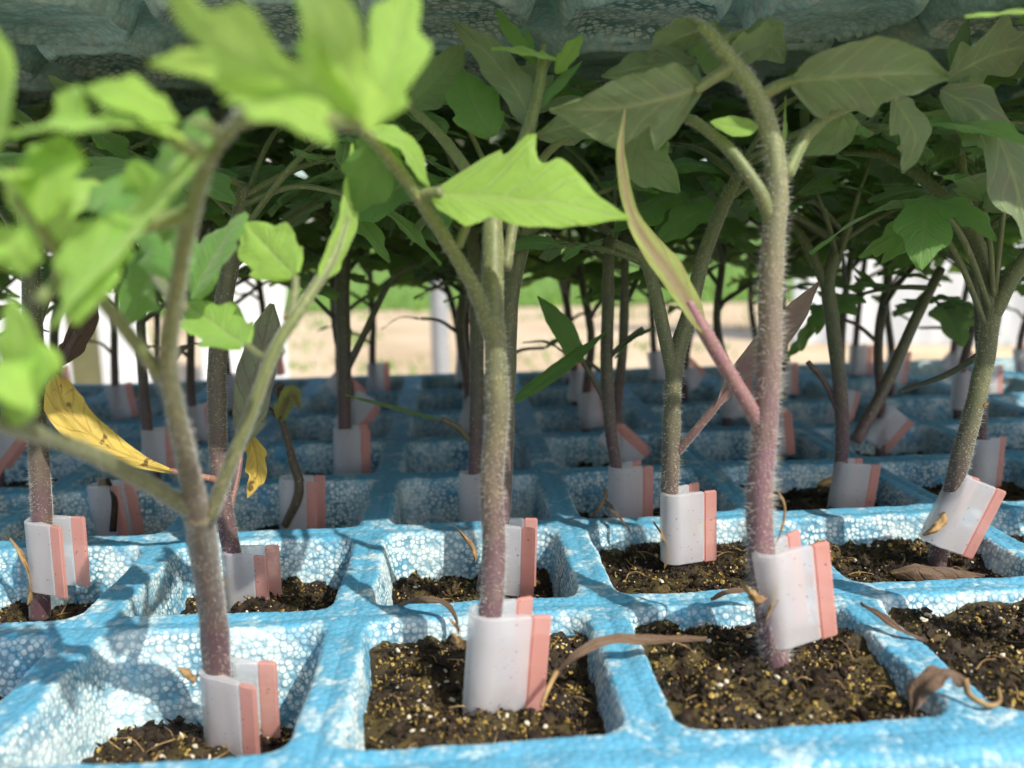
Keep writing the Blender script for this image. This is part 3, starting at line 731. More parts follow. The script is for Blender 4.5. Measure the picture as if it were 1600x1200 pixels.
bladeA(pt, ppA((500, 440, 114), (535, 370, 118), (548, 300, 120), (552, 225, 121)), 2.3, cv(1, .1, .35), 'leaf_young', amp=.25)
bladeA(pt, ppA((462, 432, 115), (425, 395, 118), (378, 345, 121)), 4.2, FACE, 'leaf_young', seed=4)
bladeA(pt, ppA((385, 540, 116), (340, 510, 120), (283, 468, 123)), 4.0, cv(.2, .5, .8), 'leaf_young', seed=5, amp=.35)
A.petiole(pathA([(452, 500, 112.5), (460, 465, 114), (462, 432, 115)], [.8, .5])); A.petiole(pathA([(440, 545, 113), (415, 560, 114), (385, 540, 116)], [.8, .5]))
bladeA(pt, ppA((300, 468, 118), (335, 400, 120), (382, 330, 122)), 4.4, cv(-.5, .3, .8), 'leaf', seed=6, amp=.3)
pt = A.petiole(pathA([(300, 798, 114), (200, 738, 104), (100, 692, 95), (0, 662, 86), (-90, 640, 80)], [1.2, 1.0, .85, .7]), z=(0, 30, 70), hair=200)
bladeA(pt, ppA((20, 665, 86), (35, 560, 84), (14, 465, 83)), 3.0, FACE, 'leaf_young', seed=7, amp=.35)
bladeA(pt, ppA((-60, 650, 83), (-10, 590, 82), (58, 640, 82)), 2.6, cv(0, .8, .6), 'leaf_young', seed=8)
pt = A.petiole(pathA([(266, 605, 103), (215, 540, 99), (160, 470, 94), (95, 400, 88), (30, 310, 84)], [.85, .75, .65, .5]), z=(0, 30, 70), hair=120)
bladeA(pt, ppA((190, 330, 86), (150, 400, 85), (112, 505, 84)), 3.6, FACE, 'leaf_young', seed=9, amp=.3)
bladeA(pt, ppA((95, 400, 88), (60, 310, 84), (100, 210, 82)), 3.6, cv(0, .2, -1), 'leaf_young', seed=10)
bladeA(pt, ppA((60, 290, 84), (10, 270, 80), (-60, 280, 78)), 2.2, TOPV, 'leaf_young', seed=11)
bladeA(pt, ppA((100, 210, 83), (75, 275, 82), (60, 350, 82)), 3.4, FACE, 'leaf_young', seed=12)
pt = A.petiole(pathA([(300, 335, 93), (230, 350, 92), (170, 370, 90), (60, 470, 86)], [.9, .8, .6]), z=(0, 30, 60))
bladeA(pt, ppA((345, 200, 88), (240, 320, 86), (150, 420, 84), (78, 510, 83)), 2.7, cv(-.4, .6, .7), 'leaf_young', seed=13, amp=.2)
bladeA(pt, ppA((150, 360, 90), (210, 320, 91), (260, 270, 92)), 2.6, FACE, 'leaf', seed=14)
pt = A.petiole(pathA([(325, 248, 89), (300, 232, 86), (270, 215, 84)], [.9, .7]))
bladeA(pt, ppA((305, 232, 86), (215, 198, 83), (110, 195, 81), (12, 205, 80)), 3.4, cv(-.1, .85, .55), 'leaf_young', seed=15, amp=.7, teeth=3)
bladeA(pt, ppA((330, 250, 90), (312, 205, 90), (318, 170, 90)), 2.0, FACE, 'leaf', seed=16)
pt = A.petiole(pathA([(375, 185, 85), (420, 175, 82), (500, 185, 80), (565, 195, 84)], [.9, .8, .6]))
bladeA(pt, ppA((560, 180, 82), (420, 110, 78), (335, 55, 76), (255, -40, 75)), 3.5, cv(.2, .5, -.85), 'leaf_young', seed=17, amp=.9, teeth=2.4)
bladeA(pt, ppA((575, 205, 84), (535, 110, 79), (500, 20, 77), (470, -80, 77)), 3.4, cv(.3, .2, -1), 'leaf_young', seed=18, amp=.4)
bladeA(pt, ppA((365, 150, 82), (440, 165, 79), (522, 222, 77)), 3.2, cv(.2, .6, .75), 'leaf_young', seed=19, amp=.6)
bladeA(pt, ppA((580, 195, 86), (612, 95, 86), (640, -40, 87)), 3.3, cv(.35, .1, 1), 'leaf_young', seed=20, amp=.45)
bladeA(pt, ppA((430, 120, 80), (330, 105, 79), (232, 98, 79)), 2.2, cv(0, .9, -.4), 'leaf_young', seed=21)
pt = A.petiole(pathA([(283, 480, 98), (250, 440, 104), (225, 400, 110)], [.8, .6]))
bladeA(pt, ppA((300, 430, 104), (240, 430, 108), (190, 510, 110)), 4.0, cv(.2, .3, .9), 'leaf', seed=90)
bladeA(pt, ppA((285, 440, 103), (255, 350, 106), (225, 290, 108)), 4.2, cv(-.2, .3, .9), 'leaf', seed=91)
bladeA(pt, ppA((225, 310, 100), (150, 300, 96), (70, 350, 93)), 3.6, cv(-.1, .6, .8), 'leaf_young', seed=92)
pt = A.petiole(pathA([(345, 215, 87), (325, 196, 85), (298, 190, 84)], [.55, .3]))
for k_, (a_, b_, c_, h_, m_) in enumerate([((280, 190, 84), (200, 150, 82), (130, 135, 82), 2.3, 'leaf_young'), ((120, 195, 82), (112, 165, 82), (118, 132, 82), 1.8, 'leaf_young'),
        ((40, 430, 84), (20, 390, 83), (-30, 360, 82), 2.6, 'leaf_young'), ((140, 330, 92), (180, 300, 93), (235, 300, 94), 2.4, 'leaf'), ((20, 560, 84), (60, 560, 84), (72, 600, 85), 2.0, 'leaf_young'),
        ((205, 250, 90), (225, 300, 91), (215, 360, 92), 2.6, 'leaf_young'), ((310, 245, 90), (270, 250, 91), (235, 285, 92), 2.4, 'leaf'), ((-10, 240, 82), (5, 130, 80), (-15, 40, 79), 2.2, 'leaf_young'),
        ((290, 300, 93), (262, 330, 95), (255, 380, 97), 2.6, 'leaf')]):
    bladeA(pt, ppA(a_, b_, c_), h_, cv(.2 * (-1) ** k_, .4, .9), m_, seed=100 + k_)
A.stub(at(302, 1070, 134), cv(-.4, .8, .3), 3.4, 1.1)
clip(at(347, 1106, 137), .05, -.22, 'milky clip with wide open coral grips on the thick forked seedling in the deep cell', scale=1.0, lean=.12)

# ---- plant B
pl = path([(745, 1160, 134.5), (748, 1110, 134), (757, 1030, 133.5), (769, 940, 133.5), (772, 850, 134), (768, 760, 133), (777, 650, 132), (774, 545, 131), (768, 490, 130)], [1.75, 1.8, 1.8, 1.72, 1.72, 1.68, 1.62])
B = Plant(1, 0, pl[0][:3], 'straight brown-stemmed tomato seedling carrying one bright sunlit lobed leaf at mid height')
B.stem(pl, 3, 3200, 18, 90, hl=(.4, 1.3), z=(18, 46, 80), dark=1.1)
p2 = path([(770, 500, 131), (770, 400, 133), (772, 330, 135), (800, 270, 136), (826, 200, 137), (842, 140, 138), (850, 85, 138)], [1.65, 1.55, 1.15, .9, .7])
B.stem(p2, 4, 500, 14, 60, hl=(.2, .6), z=(10, 50, 85), name='stem_top', dark=1.1)
pt = B.petiole(path([(768, 530, 131), (745, 460, 128), (712, 400, 125), (665, 325, 121), (615, 255, 116), (565, 198, 111)], [1.2, 1.05, .95, .85, .75]), 12, 40, z=(10, 40, 75), hair=700)
B.petiole(path([(655, 303, 120), (672, 303, 119), (690, 300, 118)], [.9, .8]))
lobes = ([0, .08, .17, .23, .28, .35, .41, .45, .49, .57, .66, .8, 1], [.1, .7, 1.2, 1.45, 1.15, 1.75, 1.8, 1.25, 1.05, 1.3, 1.1, .55, .02]), ([0, .06, .2, .3, .33, .46, .62, .8, 1], [.1, .5, 1.0, .75, .55, .9, .7, .45, .02])
B.blade(pt, pp((668, 302, 119), (760, 310, 117), (860, 318, 115), (985, 338, 114)), 6.0, cv(.05, .5, .85), 'leaf_young', seed=22, widths=lobes, nl=34, nw=7, ripple=.05)
B.petiole(path([(716, 386, 125.5), (726, 360, 125), (738, 335, 124)], [.7, .5]))
B.blade(pt, pp((738, 340, 124), (712, 330, 124), (705, 315, 124)), 1.4, FACE, 'leaf_young', seed=23)
B.blade(pt, pp((575, 205, 112), (630, 225, 115), (672, 292, 119)), 2.4, cv(.2, .6, .8), 'leaf_young', seed=24, amp=.2)
B.blade(pt, pp((600, 200, 114), (580, 270, 118), (552, 335, 121)), 3.8, cv(.3, .2, 1), 'leaf', seed=25, amp=.3)
pt = B.petiole(path([(838, 150, 138), (845, 110, 138), (850, 70, 138)], [.8, .4]))
B.blade(pt, pp((868, 92, 135), (820, 82, 134), (768, 74, 133)), 2.3, cv(0, .8, .6), 'leaf_young', seed=26, amp=.3)
B.blade(pt, pp((838, 100, 138), (805, 60, 138), (773, 10, 139)), 1.3, FACE, 'leaf', seed=27)
B.blade(pt, pp((868, 115, 137), (888, 85, 136), (911, 53, 136)), 1.5, FACE, 'leaf_young', seed=28)
B.blade(pt, pp((840, 170, 138), (875, 130, 138), (909, 95, 139)), 1.1, cv(0, .6, .8), 'leaf', seed=29)
B.blade(pt, pp((838, 200, 138), (785, 110, 140), (708, 33, 144)), 2.9, cv(.3, .2, -1), 'leaf_under', seed=30, amp=.25)
B.blade(pt, pp((832, 95, 138), (826, 60, 138), (822, 40, 138)), .7, FACE, 'leaf', seed=31)
pt = B.petiole(path([(765, 335, 136), (735, 275, 139), (690, 215, 143), (640, 165, 147)], [1.2, 1.0, .7]))
B.blade(pt, pp((640, 165, 147), (690, 120, 149), (725, 70, 150)), 4.2, UNDER, 'leaf', seed=32)
B.blade(pt, pp((770, 215, 142), (735, 150, 145), (722, 105, 147)), 4.5, FACE, 'leaf', seed=33)
pt = B.petiole(path([(790, 420, 133), (800, 360, 136), (815, 300, 140), (870, 225, 146), (940, 200, 150)], [.9, .8, .6]), z=(10, 50, 90))
B.blade(pt, pp((840, 210, 142), (930, 195, 146), (1050, 235, 150)), 4.0, UNDER, 'leaf_under', seed=34, amp=.5)
B.stub(at(732, 1005, 134), cv(-.5, .25, .4), 3.0, 1.3); B.stub(at(716, 992, 135), cv(-.3, .9, .2), 3.0, .5)
clip(at(760, 1032, 133), .09, .38, 'milky clip with coral edge on the straight seedling in the gritty front cell', scale=1.08)

# ---- plant C
pl = path([(1222, 1085, 138), (1216, 1050, 137.5), (1205, 980, 136.5), (1193, 900, 136), (1186, 800, 135.5), (1193, 690, 135), (1202, 570, 134), (1205, 430, 133), (1213, 300, 132), (1206, 220, 131.5), (1182, 150, 131), (1150, 105, 131), (1122, 68, 131), (1098, 44, 132), (1075, 30, 134)], [2.4, 2.2, 2.05, 2.0, 1.98, 1.95, 1.85, 1.75, 1.5, 1.42, 1.3, 1.0, .75, .45])
C = Plant(2, 0, pl[0][:3], 'tall hairy purple-stemmed tomato seedling bending under the upper tray')
C.stem(pl, 5, 4200, 20, 130, hl=(.6, 1.9), z=(34, 72, 96), dark=1.6)
pt = C.petiole(path([(1190, 668, 135), (1150, 600, 133), (1108, 530, 131), (1075, 470, 130)], [1.3, 1.15, 1.1, .7]), 10, 30, colr=(.26, .12, .15), hair=260)
C.blade(pt, pp((1105, 525, 130.5), (1050, 438, 129), (1005, 375, 128), (982, 320, 127), (970, 240, 126), (977, 170, 126)), 2.7, cv(.35, .35, .85), 'leaf_purple', seed=40, fold=.45, amp=.15, nl=30, widths=(([0, .1, .3, .5, .6, .8, 1], [.25, .9, 1, .7, .45, .35, .05]), ([0, .1, .3, .5, .6, .8, 1], [.25, .9, 1.1, .7, .45, .35, .05])))
pt = C.petiole(path([(1145, 105, 131), (1115, 122, 130.5), (1085, 142, 130)], [.95, .8]))
C.blade(pt, pp((1092, 138, 130), (1020, 160, 128), (940, 172, 127), (858, 168, 126)), 6.8, cv(.1, .72, -.7), 'leaf_under', seed=41, amp=.6, nl=30, nw=6, widths=(([0, .08, .3, .5, .7, 1], [.2, .7, .8, .7, .5, .02]), ([0, .05, .15, .25, .3, .5, .7, 1], [.1, .9, 1.5, .95, .6, 1.05, .65, .02])))
C.blade(pt, pp((1095, 130, 133), (1060, 100, 136), (1028, 42, 140)), 2.2, cv(.2, .3, -1), 'leaf_under', seed=42, amp=.2)
C.blade(pt, pp((1092, 98, 134), (1020, 103, 137), (940, 118, 140)), 3.0, UNDER, 'leaf_under', seed=62, amp=.3)
pt = C.petiole(path([(1188, 150, 131), (1220, 133, 130), (1252, 122, 129)], [1.0, .75]))
C.blade(pt, pp((1235, 128, 129), (1300, 122, 127), (1390, 116, 126), (1483, 117, 126)), 6.2, cv(-.05, .72, -.7), 'leaf_under', seed=43, nl=30, nw=6, widths=(([0, .05, .12, .2, .4, .55, .6, .66, .8, 1], [.1, .9, 1.3, .9, 1.0, 1.3, .85, .6, .5, .02]), ([0, .05, .2, .45, .6, .8, 1], [.1, .55, .75, .95, .8, .55, .02])))
pt = C.petiole(path([(1228, 275, 132.5), (1262, 210, 134), (1315, 172, 137), (1400, 150, 141)], [1.05, .95, .8, .6]), 10, 24, hair=150)
C.blade(pt, pp((1395, 150, 141), (1430, 215, 143), (1408, 270, 146)), 3.4, cv(-.3, .2, -1), 'leaf_under', seed=44, amp=.4)
C.blade(pt, pp((1320, 170, 138), (1300, 215, 142), (1240, 235, 146)), 3.6, UNDER, 'leaf', seed=45)
pt = C.petiole(path([(1209, 365, 133), (1196, 320, 131.5), (1180, 288, 131), (1140, 235, 132), (1088, 192, 135), (1040, 175, 139)], [1.2, 1.1, 1.0, .9, .7]), 10, 30, z=(10, 50, 90), hair=200)
C.blade(pt, pp((1185, 196, 131), (1150, 198, 130), (1110, 190, 129)), 1.8, FACE, 'leaf_young', seed=46, amp=.05)
C.blade(pt, pp((1040, 175, 139), (1000, 230, 143), (1060, 300, 147)), 4.4, cv(0, .4, -.9), 'leaf', seed=47)
C.blade(pt, pp((1222, 250, 133), (1226, 200, 134), (1228, 150, 134)), 1.0, cv(1, .1, .6), 'leaf_young', seed=48)
C.blade(pt, pp((1130, 85, 131), (1180, 75, 133), (1215, 50, 137)), 3.6, UNDER, 'leaf', seed=49)
pt = C.petiole(path([(1122, 68, 131), (1140, 58, 132), (1165, 50, 134)], [.7, .5]))
C.blade(pt, pp((1160, 52, 134), (1190, 60, 137), (1225, 95, 140)), 3.4, UNDER, 'leaf_under', seed=110)
C.blade(pt, pp((1100, 48, 132), (1060, 60, 134), (1010, 95, 136)), 3.0, UNDER, 'leaf_under', seed=111)
C.blade(pt, pp((1085, 38, 133), (1110, 70, 137), (1150, 130, 142)), 3.4, cv(.3, .3, -1), 'leaf', seed=112)
C.stub(at(1200, 935, 133), cv(-.75, .35, .3), 5.0, 1.2); C.stub(at(1199, 868, 134), cv(.1, -1, .1), 10.0, 1.2); C.stub(at(1213, 760, 136), cv(.12, -.9, 0), 9.5, .35)
clip(at(1212, 930, 136), -.13, .38, 'milky clip with broad coral edge on the hairy purple seedling above green-crusted soil', scale=1.03)

# ---- D : outside on the side, one sunlit leaf reaches in
pl = path([(1640, 1090, 140), (1650, 900, 138), (1660, 600, 133), (1690, 250, 128), (1720, 60, 124)], [2.3, 2.2, 2.0, 1.5])
D = Plant(3, 0, pl[0][:3], 'tomato seedling showing only one small sunlit leaf against the teal upper tray')
D.stem(pl, 7)
pt = D.petiole(path([(1712, 100, 125), (1700, 50, 122), (1685, 18, 120)], [.9, .7]))
D.blade(pt, pp((1690, 14, 120), (1600, 20, 117), (1508, 24, 115)), 2.0, cv(0, .85, .5), 'leaf_young', seed=50, amp=.15)

# ---- row 1
MIDS = []
pl = path([(62, 965, 184), (62, 900, 182), (66, 830, 180), (62, 740, 179), (54, 600, 177), (50, 480, 176), (46, 380, 176), (36, 300, 177)], [2.1, 2.05, 2.0, 1.9, 1.75, 1.5])
q = Plant(-1, 1, pl[0][:3], 'speckled dark-stemmed tomato seedling standing beside the yellow leaf'); MIDS.append(q)
q.stem(pl, 8, 2200, 16, 90, hl=(.4, 1.5), dark=.95)
q.rleaf(on_path(pl, .8), 2.2, 46, .7, 20, 'leaf'); q.rleaf(on_path(pl, .95), -1.2, 34, .5, 20, 'leaf'); q.rleaf(on_path(pl, .9), .6, 40, .6, 22, 'leaf')
q.petiole(path([(52, 520, 177), (80, 440, 178), (110, 360, 180)], [1.2, .8]))
pt = q.petiole(path([(60, 640, 178), (90, 575, 182), (120, 520, 186)], [.8, .6]), colr=(.13, .075, .07))
q.blade(pt, pp((95, 570, 183), (135, 510, 188), (150, 455, 190)), 3.2, cv(-.6, .2, -.7), 'leaf_dead', seed=51, fold=.6)
q.stub(at(42, 945, 180), cv(-.05, 1, .1), 14, 1.0)
clip(at(68, 865, 180.5), .02, -.25, 'milky clip with splayed coral grips on the speckled dark seedling', scale=1.0)
pl = path([(372, 945, 186), (370, 900, 184), (362, 860, 182), (349, 790, 181), (341, 700, 180), (339, 580, 179), (350, 470, 178), (366, 380, 178), (385, 290, 179)], [2.0, 1.9, 1.85, 1.85, 1.9, 1.8, 1.6])
q = Plant(0, 1, pl[0][:3], 'speckled tomato seedling bearing the yellow leaf and the brown-spotted leaf'); MIDS.append(q)
q.stem(pl, 9, 2000, 16, 90, hl=(.35, 1.2), z=(15, 55, 100), dark=.95)
pt = q.petiole(path([(344, 752, 181), (330, 748, 178), (300, 742, 176), (268, 736, 174)], [.8, .7, .6]), colr=(.30, .12, .09))
q.blade(pt, pp((278, 738, 174), (180, 703, 172), (110, 650, 172), (84, 582, 173)), 4.1, cv(.2, .45, .85), 'leaf_yellow', seed=52, ripple=.14, amp=.06, slant=.1, nl=30, widths=(([0, .2, .5, .8, .95, 1], [.05, .35, .8, .9, .5, .05]), ([0, .2, .5, .8, .95, 1], [.05, .4, .85, .95, .5, .05])))
pt = q.petiole(path([(358, 800, 181), (372, 740, 184), (378, 690, 187)], [.7, .6]), colr=(.2, .09, .1))
q.blade(pt, pp((380, 700, 186), (398, 595, 187), (427, 475, 188)), 4.9, cv(.15, .1, -1), 'leaf_spot', seed=53, amp=.1, slant=.1, nl=28, widths=(([0, .15, .5, .8, 1], [.1, .8, .9, .8, .1]), ([0, .15, .5, .8, 1], [.1, .7, 1, .8, .1])))
q.blade(pt, pp((392, 680, 190), (402, 735, 190), (386, 778, 189)), 2.4, FACE, 'leaf_yellow', seed=54, amp=.4)
q.rleaf(on_path(pl, .8), .9, 44, .7, 22, 'leaf'); q.rleaf(on_path(pl, .92), 2.4, 40, .6, 22, 'leaf'); q.rleaf(on_path(pl, .97), -.4, 30, .5, 20, 'leaf')
clip(at(373, 912, 183), .0, -.12, 'milky clip with its far coral grip raised under the brown-spotted leaf', scale=1.0)
q.stub(at(357, 880, 182), cv(-.2, -1, .2), 6, 1.0)
pl = path([(758, 935, 186), (770, 870, 184), (785, 760, 183), (790, 600, 183), (800, 450, 184), (830, 330, 186)], [2.2, 2.1, 2.0, 1.5])
q = Plant(1, 1, pl[0][:3], 'tomato seedling hidden behind the straight brown stem, only its clip showing'); MIDS.append(q)
q.stem(pl, 10, 500); q.stub(at(742, 880, 182), cv(-.3, .9, .1), 8, .9)
for a in (.4, 1.6, 2.7): q.rleaf(on_path(pl, .93), a, 40, .6, 22, 'leaf')
clip(at(778, 868, 183.5), .04, -.1, 'coral-edged clip peeking out from behind the straight brown stem')
pl = path([(1052, 905, 184), (1052, 870, 183), (1046, 790, 181), (1049, 690, 179), (1052, 600, 178), (1060, 545, 178), (1080, 480, 178), (1100, 400, 179), (1140, 300, 182), (1180, 240, 186)], [1.9, 1.8, 1.75, 1.75, 1.7, 1.5, 1.3, 1.1])
q = Plant(2, 1, pl[0][:3], 'hairy tomato seedling with a slender purple-backed leaf rising behind the tall stem'); MIDS.append(q)
q.stem(pl, 11, 2600, 16, 100, hl=(.35, 1.25), z=(6, 36, 90))
pt = q.petiole(path([(1052, 590, 178), (1040, 530, 177), (1022, 450, 177), (1004, 405, 178), (960, 380, 180)], [1.5, 1.4, 1.3, .9]), 10, 30, hair=300)
q.rleaf(at(1004, 410, 178), 2.6, 22, .4, 18, 'leaf', 5)
q.rleaf(on_path(pl, .85), .5, 40, .6, 22, 'leaf'); q.rleaf(on_path(pl, .92), 1.8, 40, .5, 22, 'leaf_under'); q.rleaf(on_path(pl, .97), -.6, 30, .4, 22, 'leaf_under')
pt = q.petiole(path([(1056, 708, 179.5), (1085, 675, 177), (1120, 632, 175), (1150, 590, 174)], [1.0, .85, .7]), 8, 24, colr=(.20, .10, .11), hair=120)
q.blade(pt, pp((1115, 640, 175), (1160, 580, 173), (1220, 520, 172), (1279, 440, 171)), 3.6, cv(-.3, .3, -1), 'leaf_purple', seed=55, amp=.06, slant=.1, nl=26, widths=(([0, .2, .5, .8, 1], [.08, .6, 1.0, .75, .03]), ([0, .2, .5, .8, 1], [.08, .6, .9, .7, .03])))
q.stub(at(1038, 890, 181), cv(-.05, 1, .1), 10, .9)
clip(at(1054, 822, 181.5), -.02, .36, 'milky clip with coral edge on the hairy seedling with purple-backed leaf')
pl = path([(1462, 890, 188), (1470, 850, 186), (1484, 790, 183), (1500, 720, 180), (1524, 630, 178), (1541, 550, 177), (1550, 480, 176)], [1.9, 1.85, 1.85, 1.85, 1.8])
q = Plant(3, 1, pl[0][:3], 'slanting grey speckled tomato seedling with a cut leaf scar and forked top'); MIDS.append(q)
q.stem(pl, 12, 2000, 16, 90, hl=(.35, 1.3), z=(10, 30, 95), dark=1.1)
p2 = path([(1549, 490, 176), (1528, 385, 177), (1490, 325, 179), (1430, 270, 183), (1370, 235, 188)], [1.6, 1.4, 1.2, 1.0]); q.stem(p2, 13, 500, 12, 50, hl=(.3, .8), z=(0, 30, 90), name='stem_fork')
p3 = path([(1552, 490, 176), (1578, 440, 174), (1612, 390, 172), (1670, 300, 168)], [1.6, 1.5, 1.2]); q.stem(p3, 14, 300, 12, 40, hl=(.3, .8), z=(0, 30, 90), name='stem_fork')
p4 = path([(1530, 400, 177), (1510, 320, 178), (1500, 240, 180)], [1.2, 1.0]); pt = q.petiole(p4, hair=200)
pt = q.petiole(path([(1500, 240, 180), (1490, 180, 160), (1475, 140, 152)], [.9, .7]))
q.blade(pt, pp((1470, 140, 148), (1540, 185, 146), (1585, 280, 145), (1612, 400, 146)), 5.6, cv(-.4, .3, -.85), 'leaf_under', seed=56, amp=.5, nl=26)
q.blade(pt, pp((1478, 125, 150), (1540, 90, 150), (1640, 60, 152)), 5.0, cv(.1, .6, -.8), 'leaf_under', seed=57, amp=.6)
q.blade(pt, pp((1500, 150, 150), (1500, 90, 152), (1512, 30, 156)), 2.2, cv(0, .2, -1), 'leaf_under', seed=58)
q.rleaf(on_path(p2, .95), 2.6, 26, .2, 20, 'leaf_under'); q.rleaf(on_path(p2, .7), 1.2, 36, .5, 22, 'leaf')
pt = q.petiole(path([(1538, 550, 178), (1480, 585, 186), (1410, 610, 196)], [.8, .6]))
q.stub(at(1478, 800, 180), cv(-.5, -.6, .2), 6, 1.6, 'stub'); q.stub(at(1535, 632, 176.5), cv(1, .2, .5), 1.2, .7)
clip(at(1484, 796, 183), .40, .36, 'dirt-specked milky clip with coral edge tilted on the slanting grey seedling', scale=1.05)

# ---- row 2 and 3 of the recognisable ones
pl = path([(742, 800, 226), (742, 760, 225), (743, 690, 224), (745, 600, 223), (746, 500, 223), (742, 420, 224), (735, 330, 226)], [1.7, 1.75, 1.8, 1.75, 1.5])
q = Plant(1, 2, pl[0][:3], 'tomato seedling with a thin drooping side leaf beside the straight brown stem'); MIDS.append(q)
q.stem(pl, 15, 700, 12, 50, hl=(.3, .8))
pt = q.petiole(path([(738, 692, 224), (715, 668, 222), (690, 655, 220)], [.9, .8]), colr=(.13, .11, .07))
q.blade(pt, pp((700, 660, 221), (640, 645, 219), (540, 616, 217)), 1.7, cv(0, .9, .3), 'leaf_under', seed=60, amp=.08)
for a in (.2, 1.4, 2.6, 3.6): q.rleaf(on_path(pl, .92), a, 40, .55, 23, 'leaf')
clip(at(735, 782, 225), .02, .1, 'milky clip half covered by the straight brown stem over dark empty soil')
pl = path([(972, 800, 228), (966, 750, 226), (953, 660, 224), (948, 570, 223), (950, 480, 223), (952, 400, 223), (965, 320, 225)], [1.5, 1.55, 1.6, 1.55, 1.3])
q = Plant(2, 2, pl[0][:3], 'tomato seedling with two crossed strap leaves at mid stem'); MIDS.append(q)
q.stem(pl, 16, 800, 12, 60, hl=(.35, .95))
pt = q.petiole(path([(946, 630, 224), (928, 595, 222), (905, 558, 220)], [.7, .6]))
q.blade(pt, pp((910, 566, 220), (872, 505, 218), (841, 462, 217)), 3.4, cv(.3, .3, .9), 'leaf', seed=61, amp=.08, slant=.1)
q.blade(pt, pp((798, 630, 214), (870, 580, 216), (947, 517, 219)), 2.6, cv(-.3, .6, .7), 'leaf', seed=63, amp=.08, slant=.1)
pt = q.petiole(path([(951, 560, 223), (975, 535, 222), (1005, 512, 221)], [.7, .6]))
q.blade(pt, pp((960, 560, 223), (990, 530, 221), (1024, 510, 220)), 2.6, cv(-.2, .8, .2), 'leaf_under', seed=64, amp=.1)
for a in (.5, 1.9, 2.9, 4.0): q.rleaf(on_path(pl, .9), a, 42, .55, 23, 'leaf')
q.stub(at(945, 760, 225), cv(-.3, -.9, .1), 9, .8)
clip(at(968, 772, 226), .0, .35, 'milky clip with coral edge below the two crossed strap leaves')
pl = path([(1310, 800, 226), (1312, 750, 224), (1316, 680, 222), (1312, 600, 221), (1300, 500, 220), (1295, 430, 220), (1325, 350, 222)], [1.7, 1.7, 1.75, 1.8, 1.4])
q = Plant(3, 2, pl[0][:3], 'tomato seedling with olive forked stems and a brown stub at its clip'); MIDS.append(q)
q.stem(pl, 17, 800, 12, 60, hl=(.35, 1.0), z=(20, 36, 90))
q.petiole(path([(1298, 470, 220), (1270, 400, 221), (1235, 340, 224)], [1.4, 1.1])); q.petiole(path([(1308, 640, 222), (1290, 600, 222), (1262, 565, 222)], [.8, .7]), colr=(.14, .07, .08))
q.petiole(path([(1336, 690, 228), (1380, 610, 230), (1430, 500, 233), (1470, 420, 236)], [1.7, 1.6, 1.3]))
for a in (.3, 1.5, 2.6, 3.4): q.rleaf(on_path(pl, .93), a, 42, .55, 23, 'leaf')
q.rleaf(at(1440, 480, 234), .9, 30, .2, 22, 'leaf', 7); q.rleaf(at(1450, 450, 234), 2.6, 20, .1, 22, 'leaf', 5)
q.stub(at(1300, 745, 223), cv(-.5, -.3, .1), 4, 1.6)
clip(at(1316, 765, 224), .12, .35, 'milky clip with coral edge beside the brown stub of the olive forked seedling')
pl = path([(480, 820, 226), (462, 760, 222), (440, 680, 218), (432, 630, 217), (425, 620, 217)], [1.2, 1.3, 1.0, .8])
q = Plant(0, 2, pl[0][:3], 'withered bent seedling with a shrivelled dark tip and no leaves')
mb = MB(); tube(mb, [(*at(445, 822, 220), 1.1), (*at(468, 770, 219), 1.3), (*at(455, 710, 219), 1.1), (*at(440, 660, 219), .9), (*at(418, 638, 219), .6)], 10, 40, lambda t, z: (.06, .045, .035, 1), wob=.3); mb.build('stem', M['stem'], q.root, q.org)
q.blade(None, pp((436, 660, 219), (455, 620, 218), (470, 640, 217)), 3.6, cv(.2, .4, .8), 'leaf_purple', name='shrivelled_leaf', seed=66, fold=.9)
q.blade(None, pp((440, 640, 219), (432, 610, 219), (445, 600, 218)), 2.4, cv(.2, .4, -.8), 'leaf_dead', name='shrivelled_leaf', seed=67, fold=.9)
clip(at(455, 790, 223), .05, -.1, 'pale coral-striped clip crossed by the withered bent stem')
q = Plant(-1, 2, at(165, 825, 226), 'dead cut stub of a seedling with a withered black leaf')
mb = MB(); tube(mb, [(*at(165, 830, 226), 1.5), (*at(163, 790, 225), 1.6), (*at(160, 748, 224), 1.3)], 10, 20, lambda t, z: (.16, .12, .06, 1), wob=.2); mb.build('stem', M['stem'], q.root, q.org)
mb = MB(); tube(mb, [(*at(168, 748, 222), .5), (*at(180, 780, 220), .8), (*at(178, 830, 220), .9)], 8, 20, wob=.6); mb.build('withered_leaf', M['crumb'], q.root, q.org, col_attr=False)
clip(at(163, 800, 225), -.1, -.15, 'pale clip with coral grips on the dead cut stub')
pl = path([(540, 740, 268), (540, 700, 267), (538, 640, 266), (538, 560, 265), (535, 470, 265), (537, 400, 265), (530, 330, 266)], [1.9, 2.0, 2.1, 2.3, 1.6])
q = Plant(0, 3, pl[0][:3], 'forked tomato seedling silhouetted against the pale sandy ground'); MIDS.append(q)
q.stem(pl, 18, 0, 10, 40); q.petiole(path([(538, 585, 265), (570, 520, 264), (610, 440, 263), (650, 412, 264)], [1.2, 1.0, .8])); q.petiole(path([(536, 510, 265), (515, 490, 266), (490, 465, 268)], [.9, .6]))
q.petiole(path([(533, 440, 265), (520, 380, 266), (505, 320, 268)], [1.1, .8]))
for a in (.2, 1.5, 2.7, 4.2): q.rleaf(on_path(pl, .93), a, 42, .5, 23, 'leaf')
q.rleaf(at(640, 415, 264), .1, 16, .1, 16, 'leaf', 5)
clip(at(536, 706, 266), .04, .3, 'milky clip with coral edge on the forked seedling against the sandy ground')

